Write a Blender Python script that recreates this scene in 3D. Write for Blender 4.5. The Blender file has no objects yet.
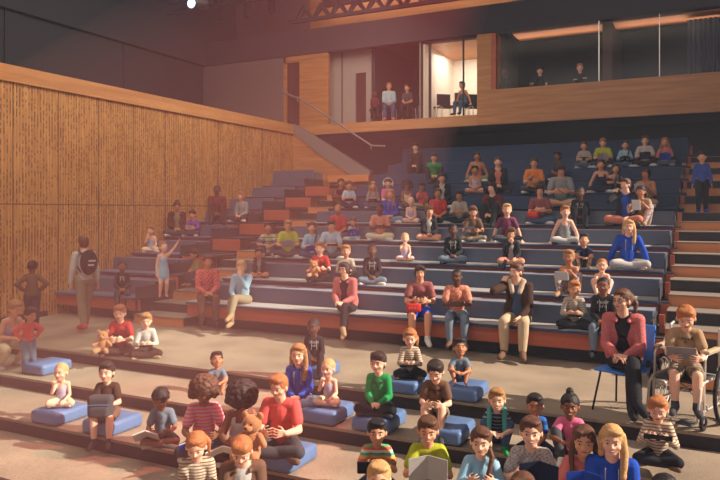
import bpy, bmesh, math, random, time
from mathutils import Vector as V, Matrix as M, Euler, noise as mnoise
T0 = time.time()
random.seed(7)
C = bpy.context.scene.collection
PI = math.pi
R = math.radians
# ------------------------------------------------------------------ camera geometry
F, YAW, H = 687.0, R(26.5), 2.07
SA, CA = math.sin(YAW), math.cos(YAW)
def at_Y(px, Y):                       # X on the plane Y for an image column
    u = (px - 360) / F
    t = Y / (CA + u * SA)
    return t * (-SA + u * CA)
def scale_at(X, Y): return F / (-SA * X + CA * Y)
def py_of(X, Y, Z): return 211 - (Z - H) * scale_at(X, Y)
def z_of(py, X, Y): return H + (211 - py) / scale_at(X, Y)
cam = bpy.data.cameras.new('camera'); camo = bpy.data.objects.new('camera', cam); C.objects.link(camo)
camo.location = (0, 0, H); camo.rotation_euler = (R(90), 0, YAW)
cam.sensor_width = 36; cam.lens = 36 * F / 720; cam.shift_y = -29 / 720; cam.clip_end = 200
bpy.context.scene.camera = camo

# ------------------------------------------------------------------ materials
MATS = {}
def lin(c):
    return tuple(((x / 255) / 12.92 if x / 255 <= .04045 else ((x / 255 + .055) / 1.055) ** 2.4) for x in c)
def base_mat(name):
    m = bpy.data.materials.new(name); m.use_nodes = True
    nt = m.node_tree; b = nt.nodes['Principled BSDF']
    return m, nt, b
def N(nt, t, **k):
    n = nt.nodes.new(t)
    for a, v in k.items():
        if a in n.inputs.keys(): n.inputs[a].default_value = v
        else: setattr(n, a, v)
    return n
def mat(name, rgb, rough=.8, noise=.12, scale=18, metal=0, bump=.15, sheen=0, spec=.3):
    """plain surface with a little procedural unevenness"""
    if name in MATS: return MATS[name]
    m, nt, b = base_mat(name)
    c = lin(rgb)
    tc = N(nt, 'ShaderNodeTexCoord'); nz = N(nt, 'ShaderNodeTexNoise', Scale=scale, Detail=3.0)
    nt.links.new(tc.outputs['Object'], nz.inputs['Vector'])
    mr = N(nt, 'ShaderNodeMapRange'); mr.inputs[3].default_value = 1 - noise; mr.inputs[4].default_value = 1 + noise
    nt.links.new(nz.outputs['Fac'], mr.inputs[0])
    mx = N(nt, 'ShaderNodeVectorMath', operation='SCALE'); mx.inputs[0].default_value = c
    nt.links.new(mr.outputs[0], mx.inputs['Scale'])
    nt.links.new(mx.outputs[0], b.inputs['Base Color'])
    b.inputs['Roughness'].default_value = rough; b.inputs['Metallic'].default_value = metal
    b.inputs['Specular IOR Level'].default_value = spec
    if sheen: b.inputs['Sheen Weight'].default_value = sheen
    if bump:
        bp = N(nt, 'ShaderNodeBump', Strength=bump, Distance=.01)
        nt.links.new(nz.outputs['Fac'], bp.inputs['Height']); nt.links.new(bp.outputs[0], b.inputs['Normal'])
    MATS[name] = m
    return m
def emit(name, rgb, s):
    if name in MATS: return MATS[name]
    m, nt, b = base_mat(name)
    b.inputs['Base Color'].default_value = (*lin(rgb), 1)
    b.inputs['Emission Color'].default_value = (*lin(rgb), 1); b.inputs['Emission Strength'].default_value = s
    MATS[name] = m
    return m
def striped(name, cols, period, axis=2, rough=.85):
    """bands of colour across the cloth (object coordinates)"""
    if name in MATS: return MATS[name]
    m, nt, b = base_mat(name)
    tc = N(nt, 'ShaderNodeTexCoord'); sx = N(nt, 'ShaderNodeSeparateXYZ'); nt.links.new(tc.outputs['Object'], sx.inputs[0])
    mo = N(nt, 'ShaderNodeMath', operation='DIVIDE'); mo.inputs[1].default_value = period
    fr = N(nt, 'ShaderNodeMath', operation='FRACT')
    nt.links.new(sx.outputs[axis], mo.inputs[0]); nt.links.new(mo.outputs[0], fr.inputs[0])
    cr = N(nt, 'ShaderNodeValToRGB'); cr.color_ramp.interpolation = 'CONSTANT'
    e = cr.color_ramp.elements
    e[0].position = 0; e[0].color = (*lin(cols[0]), 1)
    e[1].position = 1 / len(cols); e[1].color = (*lin(cols[1]), 1)
    for i in range(2, len(cols)):
        x = e.new(i / len(cols)); x.color = (*lin(cols[i]), 1)
    nt.links.new(fr.outputs[0], cr.inputs[0]); nt.links.new(cr.outputs[0], b.inputs['Base Color'])
    b.inputs['Roughness'].default_value = rough; b.inputs['Specular IOR Level'].default_value = .2
    MATS[name] = m
    return m
def plaid(name, c1, c2, scale=14, thr=.5):
    """two coloured check or blotchy print"""
    if name in MATS: return MATS[name]
    m, nt, b = base_mat(name)
    tc = N(nt, 'ShaderNodeTexCoord'); ck = N(nt, 'ShaderNodeTexChecker', Scale=scale * 2.0)
    nz = N(nt, 'ShaderNodeTexNoise', Scale=scale * 2.2, Detail=2.0)
    nt.links.new(tc.outputs['Object'], ck.inputs[0]); nt.links.new(tc.outputs['Object'], nz.inputs['Vector'])
    ad = N(nt, 'ShaderNodeMath', operation='ADD'); nt.links.new(nz.outputs['Fac'], ad.inputs[0])
    ms = N(nt, 'ShaderNodeMath', operation='MULTIPLY'); ms.inputs[1].default_value = .25
    nt.links.new(ck.outputs['Fac'], ms.inputs[0]); nt.links.new(ms.outputs[0], ad.inputs[1])
    mr = N(nt, 'ShaderNodeMapRange'); mr.inputs[1].default_value = thr; mr.inputs[2].default_value = thr + .2
    nt.links.new(ad.outputs[0], mr.inputs[0])
    mx = N(nt, 'ShaderNodeMix', data_type='RGBA'); mx.inputs[6].default_value = (*lin(c1), 1); mx.inputs[7].default_value = (*lin(c2), 1)
    nt.links.new(mr.outputs[0], mx.inputs[0]); nt.links.new(mx.outputs[2], b.inputs['Base Color'])
    b.inputs['Roughness'].default_value = .85; b.inputs['Specular IOR Level'].default_value = .2
    MATS[name] = m
    return m
def wood_perforated():
    m, nt, b = base_mat('slotted_oak_panel')
    L = nt.links.new
    tc = N(nt, 'ShaderNodeTexCoord'); sp = N(nt, 'ShaderNodeSeparateXYZ'); L(tc.outputs['Object'], sp.inputs[0])
    def math_(op, a, b_=None, c_=None):
        n = N(nt, 'ShaderNodeMath', operation=op)
        for i, v in enumerate((a, b_, c_)):
            if v is None: continue
            if isinstance(v, (int, float)): n.inputs[i].default_value = v
            else: L(v, n.inputs[i])
        return n.outputs[0]
    y, z = sp.outputs[1], sp.outputs[2]
    slat = math_('FRACT', math_('DIVIDE', y, .066))
    groove = math_('LESS_THAN', slat, .36)
    cy = math_('FLOOR', math_('DIVIDE', y, .066)); cz = math_('FLOOR', math_('DIVIDE', z, .05))
    cmb = N(nt, 'ShaderNodeCombineXYZ'); L(cy, cmb.inputs[0]); L(cz, cmb.inputs[1])
    wn = N(nt, 'ShaderNodeTexWhiteNoise', noise_dimensions='2D'); L(cmb.outputs[0], wn.inputs['Vector'])
    big = N(nt, 'ShaderNodeTexNoise', Scale=1.7, Detail=5.0); L(tc.outputs['Object'], big.inputs['Vector'])
    th = math_('MULTIPLY_ADD', big.outputs['Fac'], 2.4, -.78)
    dash = math_('MULTIPLY', math_('LESS_THAN', wn.outputs['Value'], th), groove)
    faint = math_('MULTIPLY', groove, .2)
    dark = math_('MAXIMUM', math_('MULTIPLY', dash, .8), faint)
    seam = math_('LESS_THAN', math_('FRACT', math_('DIVIDE', math_('ADD', y, .55), 1.02)), .028)
    hseam = math_('LESS_THAN', math_('ABSOLUTE', math_('SUBTRACT', z, 2.2)), .014)
    dark = math_('MAXIMUM', dark, math_('MULTIPLY', math_('MAXIMUM', seam, hseam), .7))
    nz = N(nt, 'ShaderNodeTexNoise', Scale=3.0, Detail=4.0)
    mp = N(nt, 'ShaderNodeMapping'); mp.inputs['Scale'].default_value = (1, 6, .5); L(tc.outputs['Object'], mp.inputs[0]); L(mp.outputs[0], nz.inputs['Vector'])
    cr = N(nt, 'ShaderNodeValToRGB'); cr.color_ramp.elements[0].color = (*lin((176, 120, 66)), 1); cr.color_ramp.elements[0].position = .3
    cr.color_ramp.elements[1].color = (*lin((218, 160, 96)), 1); cr.color_ramp.elements[1].position = .7
    L(nz.outputs['Fac'], cr.inputs[0])
    mx = N(nt, 'ShaderNodeMix', data_type='RGBA'); mx.inputs[7].default_value = (*lin((66, 36, 30)), 1)
    L(dark, mx.inputs[0]); L(cr.outputs[0], mx.inputs[6]); L(mx.outputs[2], b.inputs['Base Color'])
    b.inputs['Roughness'].default_value = .55
    bp = N(nt, 'ShaderNodeBump', Strength=.4, Distance=.01, invert=True); L(dark, bp.inputs['Height']); L(bp.outputs[0], b.inputs['Normal'])
    return m
def wood_plain(name, c1, c2, sc=(1, 1, 8)):
    m, nt, b = base_mat(name)
    L = nt.links.new
    tc = N(nt, 'ShaderNodeTexCoord'); mp = N(nt, 'ShaderNodeMapping'); mp.inputs['Scale'].default_value = sc
    nz = N(nt, 'ShaderNodeTexNoise', Scale=1.6, Detail=5.0); L(tc.outputs['Object'], mp.inputs[0]); L(mp.outputs[0], nz.inputs['Vector'])
    cr = N(nt, 'ShaderNodeValToRGB'); cr.color_ramp.elements[0].color = (*lin(c1), 1); cr.color_ramp.elements[0].position = .3
    cr.color_ramp.elements[1].color = (*lin(c2), 1); cr.color_ramp.elements[1].position = .7
    L(nz.outputs['Fac'], cr.inputs[0]); L(cr.outputs[0], b.inputs['Base Color']); b.inputs['Roughness'].default_value = .5
    return m
def carpet_mat():
    m, nt, b = base_mat('beige_carpet')
    L = nt.links.new
    tc = N(nt, 'ShaderNodeTexCoord'); n1 = N(nt, 'ShaderNodeTexNoise', Scale=70.0, Detail=3.0); n2 = N(nt, 'ShaderNodeTexNoise', Scale=1.3, Detail=3.0)
    L(tc.outputs['Object'], n1.inputs['Vector']); L(tc.outputs['Object'], n2.inputs['Vector'])
    ad = N(nt, 'ShaderNodeMath', operation='ADD'); L(n1.outputs['Fac'], ad.inputs[0]); L(n2.outputs['Fac'], ad.inputs[1])
    cr = N(nt, 'ShaderNodeValToRGB'); cr.color_ramp.elements[0].color = (*lin((126, 112, 98)), 1); cr.color_ramp.elements[0].position = .32
    cr.color_ramp.elements[1].color = (*lin((178, 160, 140)), 1); cr.color_ramp.elements[1].position = .68
    hf = N(nt, 'ShaderNodeMath', operation='MULTIPLY'); hf.inputs[1].default_value = .5
    L(ad.outputs[0], hf.inputs[0]); L(hf.outputs[0], cr.inputs[0]); L(cr.outputs[0], b.inputs['Base Color'])
    b.inputs['Roughness'].default_value = .95; b.inputs['Specular IOR Level'].default_value = .1
    bp = N(nt, 'ShaderNodeBump', Strength=.4, Distance=.01); L(n1.outputs['Fac'], bp.inputs['Height']); L(bp.outputs[0], b.inputs['Normal'])
    return m
def glass_mat():
    m, nt, b = base_mat('clear_glazing'); nt.nodes.remove(b)
    tr = N(nt, 'ShaderNodeBsdfTransparent'); gl = N(nt, 'ShaderNodeBsdfGlossy', Roughness=.15)
    mx = N(nt, 'ShaderNodeMixShader'); mx.inputs[0].default_value = .004
    nt.links.new(tr.outputs[0], mx.inputs[1]); nt.links.new(gl.outputs[0], mx.inputs[2]); nt.links.new(mx.outputs[0], nt.nodes['Material Output'].inputs[0])
    return m
OAK = wood_perforated()
OAKP = wood_plain('oak_veneer', (168, 112, 66), (200, 140, 86), (.5, .5, 7))
OAKV = wood_plain('oak_veneer_band', (186, 124, 74), (212, 152, 98), (.4, .4, 5))
RUST = wood_plain('red_stained_board', (172, 84, 58), (192, 100, 70), (.6, .6, 5))
ORANGE = wood_plain('orange_oak_riser', (212, 132, 82), (230, 152, 98), (.6, .6, 6))
CARPET = carpet_mat(); GLASS = glass_mat()
BLACK = mat('matt_black_paint', (64, 62, 70), .85)
BLACKW = mat('black_riser_board', (60, 54, 58), .8)
DARKW = mat('dark_grey_wall_paint', (66, 64, 70), .9)
GREYW = mat('grey_wall_paint', (120, 104, 104), .9)
NAVY = mat('navy_upholstery', (46, 62, 100), .75, sheen=.5, scale=60)
PANEL = mat('grey_blue_upholstery', (62, 74, 100), .45, sheen=.6, scale=60, spec=.5)
TREADM = mat('pale_grey_seat_top', (176, 172, 170), .5, spec=.5)
TREADN = mat('charcoal_ledge', (58, 58, 66), .8)
STEPT = mat('stone_grey_step_top', (138, 126, 116), .8)
CUSH = mat('blue_vinyl_cushion', (92, 122, 170), .45, scale=8, spec=.5)
STEEL = mat('brushed_steel', (176, 170, 168), .35, metal=.8, bump=0)
GREYM = mat('grey_metal_capping', (140, 130, 130), .5, metal=.2)
WHITEW = mat('white_wall_paint', (226, 214, 200), .9)
MIRON = mat('dark_steel_frame', (34, 34, 40), .5, metal=.4)

# ------------------------------------------------------------------ mesh helpers
class MB:
    def __init__(s): s.v = []; s.f = []; s.m = []
    def add(s, vs, fs, mi=0):
        b = len(s.v); s.v += [tuple(x) for x in vs]; s.f += [tuple(b + i for i in q) for q in fs]; s.m += [mi] * len(fs); return s
    def box(s, x0, x1, y0, y1, z0, z1, mi=0, T=None):
        vs = [V((x, y, z)) for x in (x0, x1) for y in (y0, y1) for z in (z0, z1)]
        if T: vs = [T @ v for v in vs]
        return s.add(vs, [(0, 1, 3, 2), (4, 6, 7, 5), (0, 4, 5, 1), (2, 3, 7, 6), (0, 2, 6, 4), (1, 5, 7, 3)], mi)
    def rbox(s, x0, x1, y0, y1, z0, z1, r=.02, mi=0, T=None, seg=2):
        bm = bmesh.new(); bmesh.ops.create_cube(bm, size=1)
        for v in bm.verts: v.co = V(((x0 + x1) / 2 + v.co.x * (x1 - x0), (y0 + y1) / 2 + v.co.y * (y1 - y0), (z0 + z1) / 2 + v.co.z * (z1 - z0)))
        bmesh.ops.bevel(bm, geom=bm.edges[:], offset=r, segments=seg, profile=.5, affect='EDGES')
        bm.verts.index_update()
        vs = [(T @ v.co if T else v.co.copy()) for v in bm.verts]; fs = [[v.index for v in f.verts] for f in bm.faces]
        bm.free(); return s.add(vs, fs, mi)
    def cap(s, p0, r0, p1, r1, n=12, mi=0, rings=3):
        p0, p1 = V(p0), V(p1); d = p1 - p0; L = d.length
        if L < 1e-6: d = V((0, 0, 1)); L = 1e-6
        d = d.normalized(); a = d.orthogonal().normalized(); b = d.cross(a)
        prof = [(-r0, 0)] + [(-r0 * math.cos(t), r0 * math.sin(t)) for t in [PI / 2 * i / rings for i in range(1, rings)]] + [(0, r0), (L, r1)] + \
               [(L + r1 * math.sin(t), r1 * math.cos(t)) for t in [PI / 2 * i / rings for i in range(1, rings)]] + [(L + r1, 0)]
        vs = [p0 + d * prof[0][0]]; fs = []
        for (h, r) in prof[1:-1]:
            vs += [p0 + d * h + a * (r * math.cos(2 * PI * k / n)) + b * (r * math.sin(2 * PI * k / n)) for k in range(n)]
        vs.append(p0 + d * prof[-1][0]); m = len(prof) - 2
        for k in range(n): fs.append((0, 1 + (k + 1) % n, 1 + k))
        for j in range(m - 1):
            for k in range(n):
                q = 1 + j * n; fs.append((q + k, q + (k + 1) % n, q + n + (k + 1) % n, q + n + k))
        e = len(vs) - 1; q = 1 + (m - 1) * n
        for k in range(n): fs.append((q + k, q + (k + 1) % n, e))
        return s.add(vs, fs, mi)
    def ell(s, c, r, rot=None, n=14, m=9, mi=0):
        c = V(c); vs = [V((0, 0, -r[2]))]; fs = []
        for j in range(1, m):
            t = PI * j / m - PI / 2
            for k in range(n):
                p = 2 * PI * k / n; vs.append(V((r[0] * math.cos(t) * math.cos(p), r[1] * math.cos(t) * math.sin(p), r[2] * math.sin(t))))
        vs.append(V((0, 0, r[2])))
        for k in range(n): fs.append((0, 1 + (k + 1) % n, 1 + k))
        for j in range(m - 2):
            for k in range(n):
                q = 1 + j * n; fs.append((q + k, q + (k + 1) % n, q + n + (k + 1) % n, q + n + k))
        e = len(vs) - 1; q = 1 + (m - 2) * n
        for k in range(n): fs.append((q + k, q + (k + 1) % n, e))
        if rot: vs = [rot @ v for v in vs]
        return s.add([c + v for v in vs], fs, mi)
    def tube(s, pts, r, n=8, mi=0):
        pts = [V(p) for p in pts]
        for i in range(len(pts) - 1): s.cap(pts[i], r, pts[i + 1], r, n, mi, 2)
        return s
    def ring(s, c, ax, Rr, r, n=28, k=6, mi=0):
        c = V(c); ax = V(ax).normalized(); a = ax.orthogonal().normalized(); b = ax.cross(a); vs = []; fs = []
        for i in range(n):
            t = 2 * PI * i / n; d = a * math.cos(t) + b * math.sin(t)
            for j in range(k):
                q = 2 * PI * j / k; vs.append(c + d * (Rr + r * math.cos(q)) + ax * (r * math.sin(q)))
        for i in range(n):
            for j in range(k):
                fs.append((i * k + j, ((i + 1) % n) * k + j, ((i + 1) % n) * k + (j + 1) % k, i * k + (j + 1) % k))
        return s.add(vs, fs, mi)
    def extr(s, poly, axis, a0, a1, mi=0):
        """extrude a 2-D outline along an axis: poly of (u, w)"""
        n = len(poly)
        def P(u, w, a): return (a, u, w) if axis == 0 else ((u, a, w) if axis == 1 else (u, w, a))
        vs = [P(u, w, a0) for u, w in poly] + [P(u, w, a1) for u, w in poly]
        fs = [tuple(range(n - 1, -1, -1)), tuple(range(n, 2 * n))] + [(i, (i + 1) % n, n + (i + 1) % n, n + i) for i in range(n)]
        return s.add(vs, fs, mi)
    def mesh(s, name, mats, smooth=False):
        me = bpy.data.meshes.new(name); me.from_pydata(s.v, [], s.f)
        for m in (mats if isinstance(mats, (list, tuple)) else [mats]): me.materials.append(m)
        me.polygons.foreach_set('material_index', s.m)
        if smooth: me.polygons.foreach_set('use_smooth', [True] * len(me.polygons))
        me.update()
        bm = bmesh.new(); bm.from_mesh(me); bmesh.ops.recalc_face_normals(bm, faces=bm.faces[:]); bm.to_mesh(me); bm.free()
        return me
    def build(s, name, mats, parent=None, smooth=False):
        o = bpy.data.objects.new(name, s.mesh(name, mats, smooth)); C.objects.link(o)
        if parent: o.parent = parent
        return o
def tag(o, label=None, cat=None, group=None, kind=None):
    if label: o['label'] = label
    if cat: o['category'] = cat
    if group: o['group'] = group
    if kind: o['kind'] = kind
    return o
def empty(name, loc, rz=0, label=None, cat=None, group=None):
    o = bpy.data.objects.new(name, None); C.objects.link(o); o.location = loc; o.rotation_euler = (0, 0, rz); o.empty_display_size = .1
    return tag(o, label, cat, group)
def struct(o): o['kind'] = 'structure'; return o
# ================================================================== THE ROOM
YB = 18.9
def slab(name, x0, x1, y0, y1, z0, z1, m):
    return struct(MB().box(x0, x1, y0, y1, z0, z1).build(name, m))
def multi(name, boxes, m):
    b = MB()
    for q in boxes: b.box(*q)
    return struct(b.build(name, m))
# stepped floor: main floor and the shallow carpeted tiers running down towards the stage
TIER = {-1: (7.15, 23.0, 0.0), -2: (6.2, 7.15, -.155), -3: (5.26, 6.2, -.31), -4: (4.33, 5.26, -.465), -5: (3.4, 4.33, -.62), -6: (2.4, 3.4, -.775), -7: (-3.0, 2.4, -.93)}
for k in (-1, -2, -3, -4, -5, -6, -7):
    y0, y1, z = TIER[k]
    b = MB().box(-11.6, 4, y0 + .02, y1 + .02, -1.4, z - .03, 0); b.box(-11.6, 4, y0, y1, z - .03, z, 1)
    struct(b.build('floor', [BLACKW, CARPET]))
# left wall: slotted oak, veneer band, ledge and the plain wall above and behind it
struct(MB().box(-11.7, -11.6, -3, YB, -1.4, 4.49).build('wall_left', OAK))
struct(MB().box(-15.5, -11.55, -3, YB, 4.49, 4.8).build('trim_1', OAKV))
struct(MB().box(-15.7, -15.5, -3, YB + .1, 4.8, 7.07).build('wall_left.001', DARKW))
struct(MB().box(-15.7, -15.3, -3, 21.0, 7.07, 10.5).build('wall_left.002', BLACK))
struct(MB().box(-11.6, -11.58, -3, 9.4, 0, .1).build('baseboard_left', BLACK))
b = MB()
for yy in (4.0, 7.3, 11.3, 15.2): b.box(-15.5, -15.46, yy, yy + .06, 4.8, 7.07)
struct(b.build('trim_2', BLACK))
# bulkhead, upper strip
struct(MB().box(-15.5, 4, YB - .05, YB + .25, 7.07, 7.86).build('wall_back', BLACK))
struct(MB().box(-12.2, 4, 20.6, 20.8, 7.78, 10.6).build('wall_back.001', OAKP))
struct(MB().box(-15.5, -12.2, 20.5, 20.8, 4.8, 10.6).build('wall_back.002', GREYW))
struct(MB().box(-15.5, -12.2, YB, YB + .1, 4.8, 7.07).build('wall_back.003', GREYW))
struct(MB().box(-15.7, 5, -3, 24, 10.6, 10.8).build('ceiling', BLACK))
struct(MB().box(-7.6, 5, 6.0, YB - .4, 8.3, 8.5).build('ceiling.001', BLACK))
# floor slab of the gallery with its oak band, parapet, pillar
multi('trim_3', [(-11.6, -5.72, YB, YB + .12, 4.5, 4.8)], OAKV)
multi('floor', [(-15.5, 4, YB + .12, 24, 4.5, 4.78)], BLACKW)
multi('wall_back.004', [(-5.72, 4, YB, YB + .14, 4.5, 5.47), (-5.72, -5.3, YB, YB + .14, 5.47, 7.07)], OAKP)
multi('trim_4', [(-5.3, -5.18, YB + .02, YB + .5, 5.47, 7.07)], RUST)
XW = at_Y(328, YB)
multi('wall_back.005', [(-11.6, XW, YB, YB + .12, 4.8, 7.07), (-12.2, -11.6, YB, YB + .12, 6.87, 7.07), (-12.2, -12.12, YB, YB + .12, 4.8, 7.07)], OAKP)
struct(MB().box(-12.12, -11.6, YB + .1, YB + .14, 4.8, 6.87).build('door_1', mat('dark_brown_door', (84, 52, 48), .6)))
YG = 19.5
xg0, xg1, xd0, xd1 = at_Y(326, YG), at_Y(372, YG), at_Y(355.5, YG), at_Y(366, YG)
LG = mat('light_grey_wall_paint', (168, 156, 152), .9)
multi('wall_back.006', [(xg0, xd0, YG, YG + .1, 4.8, 7.6), (xd1, xg1, YG, YG + .1, 4.8, 7.6), (xd0, xd1, YG, YG + .1, 6.45, 7.6)], LG)
multi('trim_5', [(at_Y(341.5, YG), at_Y(343, YG), YG - .02, YG, 4.8, 7.6)], GREYW)
struct(MB().box(xd0, xd1, YG + .06, YG + .1, 4.8, 6.45).build('door_2', mat('dark_brown_door', (84, 52, 48), .6)))
struct(MB().box(xg1 - .02, xg1 + .1, YG, 22.4, 4.8, 7.6).build('wall_back.007', DARKW))
xb0, xb1 = at_Y(421, YB), -5.72
struct(MB().box(xg1, xb0, 22.4, 22.5, 4.8, 7.4).build('wall_back.008', mat('near_black_wall_paint', (44, 42, 50), .9)))
struct(MB().box(xg1, xb0, YB + .3, 22.4, 7.3, 7.4).build('ceiling.002', BLACK))
# bright room
struct(MB().box(xb0 - .1, xb1 + 1.2, 21.6, 21.7, 4.8, 7.3).build('wall_back.009', WHITEW))
struct(MB().box(xb0 - .08, xb0 + .08, YB + .1, 21.6, 4.8, 7.3).build('wall_left.003', WHITEW))
struct(MB().box(xb1 + .05, xb1 + .15, YB + .1, 21.6, 4.8, 7.3).build('wall_right', WHITEW))
struct(MB().box(xb0, xb1, YB + .25, 21.6, 7.0, 7.06).build('ceiling.003', OAKP))
struct(MB().box(xb0 + .08, xb1 + .05, YB + .12, 21.6, 4.79, 4.81).build('floor', mat('pale_floor', (190, 180, 172), .5)))
# glazing of the gallery
xm1, xm2 = at_Y(430, YB + .1), at_Y(463.5, YB + .1)
w = empty('window_1', (0, YB + .1, 4.8)); struct(w)
b = MB()
b.box(xm1 - .035, xm1 + .035, -.03, .03, 0, 2.27); b.box(xm2 - .02, xm2 + .02, -.03, .03, 0, 2.27); b.box(xb0 - .05, xb0 + .03, -.03, .03, 0, 2.27)
b.box(xb0, xb1, -.03, .03, 2.2, 2.27); b.build('window_frame', MIRON, w)
MB().box(xb0, xb1, -.006, .006, .02, 2.2).build('pane', GLASS, w)
# dark control rooms on the right
xr0 = -5.18; xdv0, xdv1 = at_Y(603, YB + .3), at_Y(613, YB + .3)
struct(MB().box(xr0 - .1, 4, 21.5, 21.6, 4.8, 7.4).build('wall_back.010', mat('near_black_wall_paint', (44, 42, 50), .9)))
struct(MB().box(xr0 - .15, xr0, YB + .5, 21.5, 4.8, 7.4).build('wall_left.004', DARKW))
struct(MB().box(xdv0, xdv1, YB + .18, 21.5, 4.8, 7.4).build('wall_back.011', mat('brown_grey_partition', (80, 64, 60), .8)))
struct(MB().box(xr0, 4, YB + .6, 21.5, 7.3, 7.4).build('ceiling.004', BLACK))
multi('trim_6', [(at_Y(511, YB + .1), xdv0, YB + .25, YB + 1.15, 7.03, 7.1), (xdv1, 4, YB + .25, YB + 1.15, 7.03, 7.1)], ORANGE)
w = empty('window_2', (0, YB + .07, 5.47)); struct(w)
b = MB(); 
for px, r in ((599, .014), (659.5, .010)): x = at_Y(px, YB + .07); b.box(x - r, x + r, -.02, .02, 0, 1.6)
b.build('window_frame', STEEL, w); MB().box(xr0, 3.9, -.005, .005, 0, 1.6).build('pane', GLASS, w)
# navy curtain in the far right room
b = MB(); x0 = at_Y(687, 19.6); pts = []
for i in range(160):
    x = x0 + i * .02; pts.append((x, 19.6 + .05 * math.sin(i * 1.1) + .01 * math.sin(i * .37)))
for zz in (4.85, 6.98): b.v += [(x, y, zz) for x, y in pts]
n = len(pts); b.f += [(i, i + 1, n + i + 1, n + i) for i in range(n - 1)]; b.m += [0] * (n - 1)
o = b.build('curtain', mat('navy_curtain_cloth', (48, 54, 78), .9, sheen=.3), smooth=True)
md = o.modifiers.new('t', 'SOLIDIFY'); md.thickness = .01
tag(o, 'dark navy pleated curtain hanging inside the upper right control room', 'curtain')
# under the gallery
struct(MB().box(-11.6, 4, 21.0, 21.1, 0, 4.5).build('wall_back.012', BLACK))
struct(MB().box(1.15, 1.3, 14.6, 21, 0, 10.6).build('sun_block_wall', BLACK))  # unseen wall piece added to keep the sun off the upper rows
# side wall of the gallery stair: oak face, grey sloping capping, orange ledge
YS = 18.5
def XZ(px, py): x = at_Y(px, YS); return (x, z_of(py, x, YS))
b = MB().extr([(-11.6, 1.0), (-11.6, XZ(283, 131)[1]), XZ(291, 132), XZ(370, 180), (XZ(370, 180)[0], 1.0)], 1, YS, YS + .15)
struct(b.build('wall_back.013', OAKP))
b = MB().extr([(-11.6, XZ(283, 124.5)[1]), XZ(300, 127.5), XZ(370.5, 171.5), XZ(370.5, 176.5), XZ(352, 176), XZ(318, 153), XZ(294, 133), (-11.6, XZ(283, 131.5)[1])], 1, YS - .04, YS + .2)
struct(b.build('trim_7', GREYM))
struct(MB().box(at_Y(332, YS), at_Y(372, YS), YS - .25, YS + .15, XZ(350, 182)[1], XZ(350, 175.5)[1]).build('trim_8', ORANGE))
rail = empty('stair_handrail', (XZ(330, 120)[0], YS - .1, 3.0), 0, 'thin grey metal handrail sloping down from the gallery above the oak stair wall', 'handrail')
ox = rail.location.x
def RZ(px, py): x, z = XZ(px, py); return (x - ox, 0, z - 3.0)
MB().tube([RZ(284, 92), RZ(296, 97.5), RZ(301, 98.5), RZ(373, 146), RZ(386, 146.5)], .03, 8).build('rail', GREYM, rail, True)
for q, z in ((299, 126), (336, 149), (372, 172)):
    yy = 98.5 + (q - 301) * 47.5 / 72 if q > 301 else 98
    MB().tube([RZ(q, yy), RZ(q + .5, yy + 4)], .02, 6).build('bracket', GREYM, rail, True)
# ------------------------------------------------------------------ lighting truss near the ceiling
tr = empty('lighting_truss', (-8, 17.3, 8.4), 0, 'dark steel lighting truss with diagonal lacing hung below the ceiling', 'truss')
b = MB()
for z in (.9, .45, .1): b.cap((-8, 0, z), .06, (8, 0, z), .06, 8)
for z in (.72, .26): b.cap((-8, .35, z), .045, (8, .35, z), .045, 8)
b.build('chord', MIRON, tr)
b = MB(); x = -3.6
while x < 8:
    b.cap((x, 1.4, -.3), .05, (x + .31, 1.4, .1), .1, 6); b.cap((x + .31, 1.4, .1), .1, (x + .62, 1.4, -.3), .05, 6); x += .62
b.box(-3.9, 12, 1.33, 1.47, -.34, -.24); b.box(-2.6, 12, 1.33, 1.47, .02, 2.2)
b.build('diagonal_lacing', BLACK, tr)
for x in (-5.6, -4.5, -3.6): MB().box(x - .07, x + .07, -.1, .1, -.4, 2.2).build('hanger', MIRON, tr)
# two pipe grids nearer the stage on the left
tr = empty('lighting_pipe_grid', (-12.5, 13.5, 8.2), 0, 'dark pipe grid hung under the ceiling at the upper left', 'pipe grid')
b = MB()
for (y, z) in ((0, .0), (0, .35), (1.5, .1), (1.5, .5), (3, .3), (3, .0)): b.cap((-2.4, y, z), .04, (6, y, z), .04, 6)
for x in (-1.2, 1.2, 3.6): b.cap((x, -1, .4), .04, (x, 4, .4), .04, 6)
b.build('pipe', MIRON, tr)
for x in (-1.2, 1.2, 3.6): MB().box(x - .04, x + .04, -.04, .04, 0, 2.4).build('hanger', MIRON, tr)

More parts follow.
